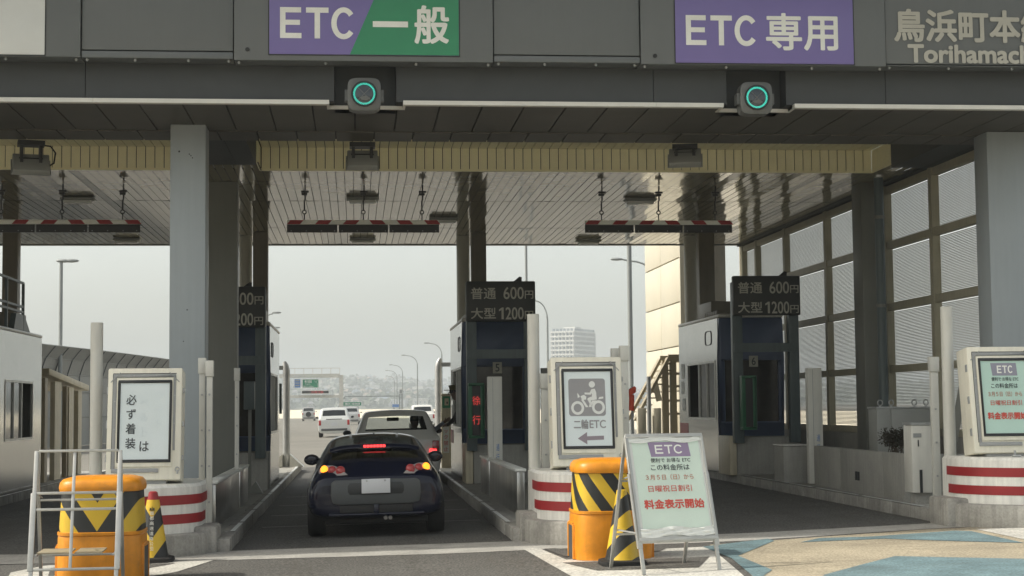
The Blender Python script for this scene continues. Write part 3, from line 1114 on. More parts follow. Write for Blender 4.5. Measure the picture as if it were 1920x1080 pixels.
def board(cx, label):
    dx, dz = cx - MC_, gz(cx) - gz(MC_)
    Y = 28.3
    X0, X1, Z0, Z1 = rectY(874, 527, 1004, 602, Y)
    t = thing('toll_board', label, 'price board', (cx, Y, gz(cx) + KH), 0, 'black toll price boards')
    MB().box(X0 + dx, X1 + dx, Y, Y + .14, Z0 + dz, Z1 + dz).build('board', K['black'], t, bevel=.025)
    for a, b in ((875, 894), (984, 1003)):
        xa, xb = onY(a, 700, Y + .16).x + dx, onY(b, 700, Y + .16).x + dx
        MB().box(xa, xb, Y + .145, Y + .3, .7 + gz(cx), Z1 + dz - .1).build('post', K['frame'], t, bevel=.008)
    za, zb_ = onY(940, 672, Y + .1).z + dz, onY(940, 655, Y + .1).z + dz
    MB().box(X0 + dx + .02, X1 + dx - .02, Y + .1, Y + .14, za, zb_).build('crossbar', K['frame'], t)
    q = MB().prism([(X0 + dx + .82, Z1 + dz - .01), (X0 + dx + .97, Z1 + dz - .01), (X0 + dx + .97, Z1 + dz + .07), (X0 + dx + .93, Z1 + dz + .08)], 'y', Y + .02, Y + .1)
    q.build('board_lamp', K['blackp'], t)
    a_, b_, c_, d_ = rectY(935, 576.5, 947, 598.5, Y - .004)
    q = MB().add([(a_ + dx + (b_ - a_) * u, Y - .004, c_ + dz + (d_ - c_) * v) for u, v in ((.45, 0), (.78, 0), (.78, 1), (.52, 1), (.05, .83), (.05, .67), (.45, .78))], [(0, 1, 2, 3, 6), (3, 4, 5, 6)])
    q.build('lettering', K['boardtx'], t)
    for s, a, b, c, d, w_ in (('普通', 883, 539, 930, 561, .016), ('600', 944, 538, 982, 561, .012), ('円', 984, 545, 1000, 560, .01),
                              ('大型', 883, 577, 930, 598, .016), ('200', 948, 576, 982, 599, .012), ('円', 984, 583, 1000, 598, .01)):
        a_, b_, c_, d_ = rectY(a, b, c, d, Y - .004)
        text(s, K['boardtx'], t, (a_ + dx, Y - .004, c_ + dz), (b_ - a_, 0, 0), (0, 0, d_ - c_), w_)
    return t


board(LC, 'black price board half hidden by the left columns')
board(MC_, 'black price board above booth 5')
board(onY(1439, 560, 28.3).x, 'black price board above booth 6')


def ledsign(x0, y0, x1, y1, label, chars, lit):
    Y = 28.05
    a, b, c, d = rectY(x0, y0, x1, y1, Y)
    t = thing('led_sign', label, 'led sign', ((a + b) / 2, Y, c), 0, 'green framed upright signs')
    q = MB()
    q.box(a, b, Y, Y + .2, c, c + .05).box(a, b, Y, Y + .2, d - .05, d)
    q.box(a, a + .06, Y, Y + .2, c + .05, d - .05).box(b - .06, b, Y, Y + .2, c + .05, d - .05)
    q.build('frame', K['greenf'], t, bevel=.006)
    MB().box(a + .06, b - .06, Y + .03, Y + .19, c + .05, d - .05).build('screen', K['blackp'], t)
    if lit:
        h = d - c
        for s, f in (('徐', .62), ('行', .27)):
            text(s, K['ledred'], t, (a + .065, Y + .026, c + h * f - .02), (b - a - .13, 0, 0), (0, 0, .155), -.004)
    q = MB().box((a + b) / 2 - .05, (a + b) / 2 + .05, Y + .2, Y + .25, c + .2, d - .2)
    q.build('bracket', K['frame'], t)


ledsign(879, 718, 908, 822, 'green framed sign with red characters on booth 5', 1, True)
ledsign(1392, 704, 1419, 806, 'green framed dark sign on the frame of booth 6', 1, False)


# bent pipes at the far end of the islands
def pipe(px, top, arm, label):
    p = onY(px, 765, 40.0)
    g = gz(p.x) + KH
    z = onY(px, top, 40).z
    t = thing('height_pipe', label, 'pipe post', (p.x, 40, g), 0, 'grey pipe posts at the island ends')
    q = MB().tube([(p.x, 40, g), (p.x, 40, z - .22), (p.x + .02 * arm, 40, z - .1), (p.x + .05 * arm, 40, z)], [.085, .085, .075, .04], 14)
    q.build('post', K['galv'], t, smooth=True)
    MB().box(min(p.x + .06 * arm, p.x + .42 * arm), max(p.x + .06 * arm, p.x + .42 * arm), 39.96, 40.04, z - .2, z - .1).build('arm', K['galv'], t)
    q = MB()
    for s in (-1, 1):
        q.prism([(p.x + .09 * s, g + .3), (p.x + .42 * s, g), (p.x + .09 * s, g)], 'y', 39.6, 40.3)
    q.build('foot', K['bwhite'], t)


pipe(537, 678, -1, 'grey pipe post at the far end of the left island')
pipe(822, 672, 1, 'grey pipe post beside the booth 5 window')


# ------------------------------------------------------------------ drum noses and sign boxes
def arc(cx, cy, r, y1, n=26):
    p = [(cx - r, y1)] + [(cx - r * math.cos(math.pi * i / n), cy - r * math.sin(math.pi * i / n)) for i in range(n + 1)] + [(cx + r, y1)]
    return p


def nose(cx, cy, r, label, side):
    g = gz(cx)
    t = thing('island_nose', label, 'crash nose', (cx, cy, g), 0, 'white noses with red bands')
    zt = g + .755
    q = MB()
    bk = {1: 1.2, -1: .9}[side] if cx < 5 else .3
    o1, o2 = arc(cx, cy, r, cy + bk), arc(cx, cy, r - .03, cy + bk)
    n = len(o1)
    q.rings([[(x, y, g + .22) for x, y in o1], [(x, y, zt - .03) for x, y in o1], [(x, y, zt) for x, y in o2]])
    q.build('drum', K['drum'], t, smooth=True)
    for z0, z1, cut in ((.345, .445, .16), (.545, .645, .05)):
        a0 = cut if side < 0 else 0.0
        pts = arc(cx, cy, r + .006, cy + bk * .55 - cut * (2 if cx < 5 else .4))
        q = MB()
        v = [(x, y, g + z) for z in (z0, z1) for x, y in pts]
        m = len(pts)
        q.add(v, [(i, i + 1, m + i + 1, m + i) for i in range(m - 1)])
        q.build('red_band', K['red'], t, smooth=True)
    q = MB()
    q.prism(arc(cx, cy, r + .14, cy + bk * .6), 'z', g - .03, g + .245)
    q.build('foot', K['conc'], t, bevel=.03)
    bx = cx + side * (r + .02)
    q = MB().box(bx - .16, bx + .16, 17.93, 18.55, g - .03, g + .30)
    q.build('corner_block', K['conc'], t, bevel=.035)
    return t


nose(-2.3, 18.2, .64, 'white nose with dull red bands below the seat belt sign', 1)
nose(2.60, 17.95, .64, 'white nose with red bands left of the middle orange barrel', -1)
nose(onY(1782, 900, 18.3).x + .84, 18.25, .84, 'white nose with bright red bands at the right edge', -1)

BW, BH, BD = .79, 1.21, .34
SU0, SU1, SV0, SV1 = .178, .832, .14, .82


def signbox(cx, Y, zb, label):
    t = thing('sign_box', label, 'sign box', (cx, Y, zb), 0, 'cream sign boxes on the noses')
    t.rotation_euler = (R(-8), 0, 0)

    def fb(mb, u0, v0, u1, v1, y0, y1): return mb.box(-BW / 2 + u0 * BW, -BW / 2 + u1 * BW, y0, y1, BH * (1 - v1), BH * (1 - v0))
    MB().box(-BW / 2, BW / 2, 0, BD, 0, BH).build('case', K['boxcream'], t, bevel=.018, local=True)
    q = MB()
    fb(q, .075, .055, .915, .085, -.006, .002)
    fb(q, .075, .085, .12, .9, -.006, .002)
    fb(q, .885, .085, .915, .74, -.006, .002)
    fb(q, .075, .9, .70, .935, -.02, .002)
    q.build('channel', K['gutterm'], t, local=True, bevel=.003)
    q = MB()
    fb(q, .07, .048, .92, .054, -.004, .003)
    fb(q, .066, .054, .073, .9, -.004, .003)
    q.build('shadow_gap', K['gasket'], t, local=True)
    q = MB()
    fb(q, .125, .092, .88, .885, -.018, .0)
    q.build('door', K['boxcream'], t, local=True, bevel=.008)
    q = MB()
    fb(q, .145, .112, .865, .138, -.032, -.012)
    fb(q, .145, .822, .865, .848, -.032, -.012)
    fb(q, .145, .138, .176, .822, -.032, -.012)
    fb(q, .834, .138, .865, .822, -.032, -.012)
    q.build('gasket', K['gasket'], t, local=True, bevel=.006)
    q = MB()
    for u, v in ((.1, .3), (.1, .55), (.9, .25), (.9, .5), (.35, .07), (.65, .07)):
        q.tube([(-BW / 2 + u * BW, -.012, BH * (1 - v)), (-BW / 2 + u * BW, .0, BH * (1 - v))], .008, 8)
    q.build('screw', K['galv'], t, local=True)
    for v in (.2, .5, .8): MB().box(-BW / 2 - .012, -BW / 2 - .001, .02, .06, BH * (1 - v) - .04, BH * (1 - v) + .04).build('hinge', K['galv'], t, local=True)
    for v in (.2, .5, .8): MB().box(BW / 2 + .001, BW / 2 + .02, .05, .09, BH * (1 - v) - .025, BH * (1 - v) + .025).build('latch', K['galv'], t, local=True)
    q = MB()
    for s in (-1, 1):
        q.tube([(-s * BW * .46, -.012, BH * .87), (-s * BW * .33, -.03, BH * .955)], .005, 5)
    q.build('stay_wire', K['gutterm'], t, local=True)
    q = MB()
    a = [(.36 + .022 * math.cos(k * .5236), -.02, .11 + .022 * math.sin(k * .5236)) for k in range(13)]
    q.tube(a, .006, 6).tube([(.36, -.02, .10), (.36, -.02, .06)], .009, 6)
    q.build('lock', K['galv'], t, local=True)
    q = MB().box(-BW * .3, BW * .3, .06, BD - .05, -.08, -.002)
    q.build('base', K['gutterm'], t, local=True)
    return t


def screen(t, m):
    x0, x1 = -BW / 2 + SU0 * BW, -BW / 2 + SU1 * BW
    z0, z1 = BH * (1 - SV1), BH * (1 - SV0)
    MB().box(x0, x1, -.022, -.017, z0, z1).build('screen', m, t, local=True)
    W, H_ = x1 - x0, z1 - z0

    def T(s, mm, u0, v0, u1, v1, w_=.012):
        if s is None: return etc_letters(mm, t, (x0 + u0 * W, -.0245, z1 - v1 * H_), ((u1 - u0) * W, 0, 0), (0, 0, (v1 - v0) * H_), local=True)
        return text(s, mm, t, (x0 + u0 * W, -.0245, z1 - v1 * H_), ((u1 - u0) * W, 0, 0), (0, 0, (v1 - v0) * H_), w_, local=True)

    def Pg(polys, mm, name, off=-.0245):
        q = MB()
        for p in polys: q.add([(x0 + u * W, off, z1 - v * H_) for u, v in p], [list(range(len(p)))])
        return q.build(name, mm, t, local=True)
    return T, Pg


nzL, nzM, nzR = gz(-2.3) + .80, gz(2.6) + .80, gz(7.4) + .80
tL = signbox(onY(268, 893, 17.95).x, 17.95, nzL, 'cream sign box reading wear it without fail in black kana')
T, Pg = screen(tL, K['lightblue'])
T('必\nず\n着\n装', K['ink'], .12, .15, .33, .86, .008)
T('は', K['ink'], .41, .765, .60, .895, .012)
T('ベ\nル\nト', K['ghost'], .40, .2, .57, .7, .0)
T('シ\nー\nト', K['ghost'], .70, .1, .88, .6, .0)

tM = signbox(onY(1105, 880, 17.95).x, 17.95, nzM, 'cream sign box with a motorcycle picture and a left arrow')
T, Pg = screen(tM, K['lightblue'])


def rr(u0, v0, u1, v1, ru, rv, n=6):
    o = []
    for cu_, cv_, a0 in ((u1 - ru, v0 + rv, -90), (u1 - ru, v1 - rv, 0), (u0 + ru, v1 - rv, 90), (u0 + ru, v0 + rv, 180)):
        for k in range(n + 1):
            a = R(a0 + 90 * k / n)
            o.append((cu_ + ru * math.cos(a), cv_ + rv * math.sin(a)))
    return o


def S5(p): return [((x - 275) / 330, (y - 435) / 495) for x, y in p]


def ringp(cx, cy, r0, r1, n=28):
    return [S5([(cx + r * math.cos(a), cy + r * math.sin(a)) for r, a in ((r0, 2 * math.pi * k / n), (r1, 2 * math.pi * k / n), (r1, 2 * math.pi * (k + 1) / n), (r0, 2 * math.pi * (k + 1) / n))]) for k in range(n)]


Pg([rr(.09, .095, .88, .6, .06, .04)], K['greytx'], 'pictogram_ground', -.0235)
bike = ringp(366, 678, 28, 46) + ringp(514, 674, 28, 46)
bike += [S5([(472 + 22 * math.cos(k * .314), 521 + 22 * math.sin(k * .314)) for k in range(20)])]
bike += [S5([(468, 553), (492, 550), (501, 575), (504, 622), (468, 628), (470, 590)]), S5([(418, 575), (455, 576), (468, 553), (474, 572), (462, 590), (418, 588)]),
         S5([(440, 612), (468, 602), (470, 628), (436, 626)]), S5([(440, 626), (462, 626), (466, 672), (446, 672), (452, 650)]),
         S5([(366, 577), (378, 590), (384, 604), (369, 612)]), S5([(388, 600), (412, 590), (430, 602), (428, 622), (400, 625)]),
         S5([(392, 622), (410, 624), (442, 672), (424, 674)]), S5([(522, 606), (550, 603), (550, 616), (514, 621)]), S5([(470, 630), (500, 628), (478, 644), (462, 668), (458, 650)])]
Pg(bike, K['whitep'], 'pictogram')
T('二輪', K['greytx'], .18, .645, .50, .775, .02)
T('ETC', K['greytx'], .52, .655, .87, .765, .018)
Pg([[(.26, .90), (.46, .815), (.46, .872), (.82, .866), (.82, .918), (.46, .925), (.46, .98)]], K['arrowm'], 'arrow')
tR = signbox(onY(1828, 855, 17.95).x + BW / 2, 17.95, nzR, 'cream sign box with mint poster at the right edge')
T, Pg = screen(tR, K['mint'])


def poster(T, Pg, L, pm):
    (a, b), rows = L
    Pg([[(.22 if pm is K['greym'] else .275, a), (.80, a), (.815, b), (.25 if pm is K['greym'] else .30, b)]], pm, 'logo_ground', -.0235 if pm is K['greym'] else -.003)
    T(None, K['whitetx'], .36, a + (b - a) * .2, .72, b - (b - a) * .2, .045)
    for s, m, u0, u1, v0, v1, w_ in rows: T(s, m, u0, v0, u1, v1, w_)


poster(T, Pg, ((.03, .205), [('便利で お得な ETC', K['ink'], .22, .83, .225, .28, .008), ('この料金所は', K['ink'], .2, .8, .31, .38, .01),
                             ('３月５日（日）から', K['orangetx'], .12, .88, .425, .495, .006), ('日曜祝日割引', K['redtx'], .16, .86, .545, .615, .006),
                             ('料金表示開始', K['redtx'], .07, .95, .71, .81, .034)]), K['greym'])


# ------------------------------------------------------------------ posts, panels and small island furniture
def post_thing(name, px, Y, ytop, r, label, cat, group, base=KH):
    p = onY(px, (ytop + 800) / 2, Y)
    z1 = onY(px, ytop, Y).z
    g = gz(p.x) + base
    t = thing(name, label, cat, (p.x, Y, g), 0, group)
    MB().tube([(p.x, Y, g), (p.x, Y, z1 - .004), (p.x, Y, z1)], [r, r, r - .006], 24).build('tube', K['pole'], t, smooth=True)
    MB().tube([(p.x, Y, g), (p.x, Y, g + .02)], r + .05, 20).build('flange', K['galv'], t)
    return t


post_thing('pole', 181, 18.75, 605, .069, 'thick pale pole behind the seat belt sign box', 'pole', 'thick pale poles')
post_thing('pole', 1000.5, 18.75, 589, .069, 'thick pale pole in front of booth 5', 'pole', 'thick pale poles')
post_thing('pole', 1777, 18.75, 575, .069, 'thick pale pole left of the right mint sign box', 'pole', 'thick pale poles')


def guidepost(x0, x1, Y, ytop, label, base=.2, cap=True):
    xm = (x0 + x1) / 2
    a, b = onY(x0, 800, Y).x, onY(x1, 800, Y).x
    z1 = onY(xm, ytop, Y).z
    g = gz((a + b) / 2) + base
    t = thing('guide_post', label, 'post', ((a + b) / 2, Y, g), 0, 'flat white upright posts')
    MB().box(a, b, Y, Y + .06, g, z1 - .18).build('post', K['pole'], t, bevel=.006)
    MB().box(a - .012, b + .012, Y - .015, Y + .075, z1 - .18, z1).build('cap', K['pole'], t, bevel=.006)
    q = MB()
    z = g + .3
    while z < z1 - .3:
        q.tube([((a + b) / 2, Y, z), ((a + b) / 2, Y - .012, z)], .012, 8)
        z += .4
    q.build('bolt', K['galv'], t)


guidepost(373, 384, 18.9, 671, 'left of the two white posts beside the blue grey column')
guidepost(387, 398, 18.75, 676, 'right of the two white posts beside the blue grey column')
guidepost(440, 448, 23.6, 690, 'narrow white post on the edge of the left dark column')
guidepost(1016, 1030, 19.2, 700, 'white post behind the left edge of the motorcycle sign')
guidepost(1150, 1162, 19.4, 653, 'shorter white post behind the motorcycle sign at its right')
guidepost(1166, 1180, 19.2, 648, 'taller white post by the thick lamp pole')
guidepost(1748, 1762, 19.3, 669, 'white post left of the right thick pole')


def flatpanel(x0, x1, Y, ytop, label, txt, m):
    a, b = onY(x0, 800, Y).x, onY(x1, 800, Y).x
    z1 = onY((x0 + x1) / 2, ytop, Y).z
    g = gz((a + b) / 2) + KH
    t = thing('sensor_post', label, 'post', ((a + b) / 2, Y, g), 0, 'flat pale sensor posts')
    MB().box(a, b, Y, Y + .14, g, z1).build('case', K['pole'], t, bevel=.008)
    MB().box(a + (b - a) * .34, a + (b - a) * .37, Y - .002, Y + .01, g, z1 - .02).build('seam', K['gutterm'], t)
    text(txt, m, t, (a + (b - a) * .56, Y - .003, g + .2), ((b - a) * .22, 0, 0), (0, 0, .55), .0)


flatpanel(915, 942, 25.0, 706, 'pale sensor post in front of booth 5', '通\n行\n注\n意', K['bluesign'])
flatpanel(1516, 1543, 24.9, 690, 'pale sensor post before the louvred wall', '通\n行\n注\n意', K['bluesign'])


def lanewall(X, spans, label, lean):
    g = gz(X) + KH
    t = thing('lane_guard', label, 'guard wall', (X, spans[0][0], g), 0, 'low stainless guard walls along the lane')
    for a, b in spans:
        q = MB().box(X - .05, X + .05, a, b, g - .02, .66 + gz(X))
        q.build('panel', K['steel'], t, bevel=.01)
        MB().box(X - .07, X + .07, a - .01, b + .01, .662 + gz(X), .70 + gz(X)).build('coping', K['whitetx'], t, bevel=.01)


lanewall(-1.68, [(19.6, 23.5), (23.75, 25.4)], 'low stainless guard wall on the left side of the lane', -1)
lanewall(2.03, [(20.4, 24.5), (24.75, 26.3)], 'low stainless guard wall on the right side of the lane', 1)

# right island: planter wall, pillar, cabinets, plant
p0, p1 = Vector((7.02, 25.1, 0)), Vector((6.90, 20.4, 0))
t = thing('planter_wall', 'low grey concrete planter wall below the electric cabinet', 'low wall', (p1.x, p1.y, gz(p1.x) + KH))
dv = (p0 - p1).normalized()
nv = Vector((-dv.y, dv.x, 0)) * -.12
q = MB()
zt = onY(1714, 851, p1.y).z
for a, b in ((p1, p1 + dv * .9), (p1 + dv * .906, p1 + dv * 3.0), (p1 + dv * 3.006, p0)):
    q.add([(x.x, x.y, z) for z in (gz(p1.x) + .1, zt) for x in (a, b, b + nv, a + nv)], [(0, 1, 2, 3), (7, 6, 5, 4), (0, 4, 5, 1), (1, 5, 6, 2), (2, 6, 7, 3), (3, 7, 4, 0)])
q.build('wall', K['conc2'], t, bevel=.012)
pe = p1 + Vector((.02, .02, 0))
MB().box(pe.x, pe.x + 1.4, pe.y + .02, pe.y + .14, gz(p1.x) + .1, zt - .012).build('end_wall', K['conc2'], t)
MB().box(pe.x + .12, 8.6, pe.y + .15, p0.y - .1, gz(p1.x) + .1, zt - .1).build('soil_bed', K['conc'], t)
ph = onG(1584, 905, KH)
ph = p1 + dv * ((1712 - 1583) / (1712 - 1530) * (p0 - p1).length * .62)
q = MB().box(ph.x - .03, ph.x + .0, ph.y - .06, ph.y - .045, zt - .42, zt - .3)
q.box(ph.x - .03, ph.x, ph.y + .045, ph.y + .06, zt - .42, zt - .3)
q.build('recess_mark', K['gasket'], t)

a, b, c, d = rectY(1469, 836, 1515, 912, 25.6)
t = thing('concrete_pillar', 'squat concrete pillar by the kerb before booth 6', 'pillar', ((a + b) / 2, 25.6, gz(a) + KH))
MB().box(a, b, 25.6, 26.2, gz(a) + KH - .03, d).build('block', K['conc2'], t, bevel=.03)
MB().box(a - .01, b + .01, 25.59, 26.21, d + .002, d + .02).build('cap', K['drum'], t)

a, b, c, d = rectY(1710, 797, 1752, 924, 19.7)
t = thing('control_cabinet', 'narrow white control cabinet on a short pedestal', 'cabinet', ((a + b) / 2, 19.7, gz(a) + KH))
MB().box(a, b, 19.7, 20.0, c, d).build('case', K['bwhite'], t, bevel=.012)
MB().box(a - .01, b + .01, 19.69, 20.01, d + .002, d + .03).build('lid', K['galv'], t)
MB().box(a + .05, b - .04, 19.76, 19.95, gz(a) + KH - .02, c).build('pedestal', K['conc2'], t)
wq = b - a
q = MB().box(a + wq * .27, a + wq * .32, 19.694, 19.698, d - .26, d - .18).box(a + wq * .32, a + wq * .44, 19.69, 19.698, c + .0, c + .28)
q.build('slot', K['gasket'], t)
MB().box(a + wq * .08, a + wq * .44, 19.693, 19.698, d - .15, d - .1).build('name_plate', K['gutterm'], t)

Yc = 23.0
a, b, c, d = rectY(1645, 766, 1746, 850, Yc)
t = thing('electric_cabinet', 'wide pale cabinet with lifting rings behind the plant', 'cabinet', ((a + b) / 2, Yc, zt - .1))
MB().box(a, a + (b - a) * .26, Yc, Yc + .4, zt - .1, d).build('door', K['antenna'], t, bevel=.008)
MB().box(a + (b - a) * .265, b, Yc, Yc + .4, zt - .1, d).build('door', K['antenna'], t, bevel=.008)
MB().box(a - .01, b + .01, Yc - .01, Yc + .41, d + .002, d + .03).build('lid', K['galv'], t)
q = MB()
for px in (1650, 1671, 1714, 1736):
    x = onY(px, 755, Yc + .1).x
    q.tube([(x + .035 * math.cos(k * .5236), Yc + .1, d + .085 + .04 * math.sin(k * .5236)) for k in range(13)], .01, 6)
    q.tube([(x, Yc + .1, d + .02), (x, Yc + .1, d + .05)], .016, 8)
q.build('lifting_ring', K['galv'], t)

a, b, c, d = rectY(1650, 800, 1708, 850, 21.9)
t = thing('planted_shrub', 'dry dark shrub in the planter below the electric cabinet', 'shrub', ((a + b) / 2, 21.9, zt - .1))
q, q2 = MB(), MB()
for k in range(26):
    x = random.uniform(a + .08, b - .05)
    top = Vector((x + random.uniform(-.1, .1), 21.9 + random.uniform(-.15, .2), d - random.uniform(.02, .14)))
    mid = Vector((x * .6 + (a + b) / 2 * .4 + random.uniform(-.05, .05), 21.9, (zt - .1) * .5 + top.z * .5))
    q.tube([((a + b) / 2 + random.uniform(-.14, .14), 21.9, zt - .12), mid, top], [.007, .005, .003], 5)
    for i in range(46):
        p = mid.lerp(top, random.random() ** .6) + Vector((random.gauss(0, .05), random.gauss(0, .06), random.gauss(0, .03)))
        if p.z > d: continue
        r_ = random.uniform(.012, .024)
        u = Vector((random.gauss(0, 1), random.gauss(0, 1), random.gauss(0, .7))).normalized() * r_
        w2 = u.cross(Vector((random.random(), random.random(), 1))).normalized() * r_ * .7
        q2.add([p - u, p + w2, p + u, p - w2], [(0, 1, 2, 3)])
q.build('stem', K['wood'], t)
q2.build('foliage', K['leaf'], t)

# diagonal strut behind the right sign box
t = tag(MB().bar(onY(1812, 690, 19.4), onY(1783, 850, 19.4), .09, .06).build('strut', K['cold'], bevel=.006),
        'dark slanted strut behind the right sign box', 'strut')
# lifting eye at the base of the right box
q = MB()
e = onY(1906, 853, 17.75)
q.tube([(e.x + .045 * math.cos(k * .5236), e.y + .03 * math.sin(k * .5236), e.z - .01) for k in range(13)], .012, 6)
q.tube([(e.x - .01, e.y + .02, gz(7.4) + .755), (e.x - .01, e.y + .02, e.z + .05)], .014, 8)
tag(q.build('lifting_eye', K['galv'], smooth=True), 'steel ring lying on the right nose below the mint sign', 'ring')


# ------------------------------------------------------------------ barrels and cones
def barrel(cx, cy, stripe, label):
    t = thing('crash_barrel', label, 'barrel', (cx, cy, gz(cx) + .006), 0, 'orange crash barrels')
    ex, n = 4.2, 64
    q = MB().lathe([(.372, 0), (.379, .1), (.375, .40), (.370, .425), (.379, .435), (.379, .458), (.367, .462)], 0, 0, 0, n, ex)
    q.build('lower_body', K['orange'], t, local=True, smooth=True)
    q = MB().lathe([(.366, .455), (.345, .82)], 0, 0, 0, n, ex, cap=False)
    q.build('striped_band', K[stripe], t, local=True, smooth=True)
    q = MB().lathe([(.346, .815), (.364, .82), (.370, .85), (.362, .895), (.335, .925), (.26, .945), (.12, .952), (.01, .953)], 0, 0, 0, n, ex)
    q.build('lid', K['orange'], t, local=True, smooth=True)
    for s in (-1, 1):
        MB().box(min(s * .2, s * .384), max(s * .2, s * .384), -.16, .16, -.004, .31).build('leg_opening', K['band'], t, local=True)
        q = MB()
        for y in (-.2, .16): q.box(min(s * .3, s * .392), max(s * .3, s * .392), y, y + .045, 0, .33)
        q.box(min(s * .3, s * .392), max(s * .3, s * .392), -.155, .16, .312, .345)
        q.build('leg_rib', K['orange'], t, local=True, bevel=.008)


barrel(-2.285, 15.35, 'ychev', 'orange barrel with chevron stripes behind the empty metal frame')
barrel(2.44, 15.85, 'ystripe', 'orange barrel with diagonal stripes behind the folding notice board')


def cone(cx, cy, m, label, tip=None, h=.72):
    t = thing('traffic_cone', label, 'cone', (cx, cy, gz(cx) + .006), 0, 'yellow and black cones')
    MB().lathe([(.205, 0), (.21, .015), (.205, .045), (.17, .055)], 0, 0, 0, 40, 6).build('rubber_base', K['rubber'], t, local=True, smooth=True)
    hh = h * (.88 if tip else 1)
    q = MB().lathe([(.165, .05), (.15, .09), (.062 if tip else .045, hh), (.05 if tip else .035, hh + .004)], 0, 0, 0, 32, cap=True)
    q.build('cone_body', m, t, local=True, smooth=True)
    if tip:
        MB().lathe([(.058, hh), (.044, h - .01), (.03, h)], 0, 0, 0, 24).build('red_tip', K['red'], t, local=True, smooth=True)
        # lettering wraps the front face
        s = '首都高速道路公団'
        for k, ch in enumerate(s):
            z = .475 - k * .05
            rad = .15 + (z - .09) * (.062 - .15) / (hh - .09)
            text(ch, K['whitetx'], t, (-.021, -rad - .004, z), (.042, 0, 0), (0, -.005, .04), .01, local=True)
        q = MB()
        for s_ in (-1, 0, 1):
            for w_ in (0, .013):
                rad = .078
                q.box(s_ * .014 - .003 + w_ * s_ * .5, s_ * .014 + .003 + w_ * s_ * .5, -rad - .006, -rad - .001, .53 - abs(s_) * .005, .56 - abs(s_) * .012)
        q.prism([(-.032, .522), (.032, .522), (.026, .529), (-.026, .529)], 'y', -.088, -.078)
        q.build('emblem', K['ink'], t, local=True)


cone(-2.05, 17.1, K['ydia'], 'yellow and black cone with red tip and white writing', True, .71)
cone(2.425, 15.04, K['yhaz'], 'yellow and black striped cone behind the folding notice board', None, .68)


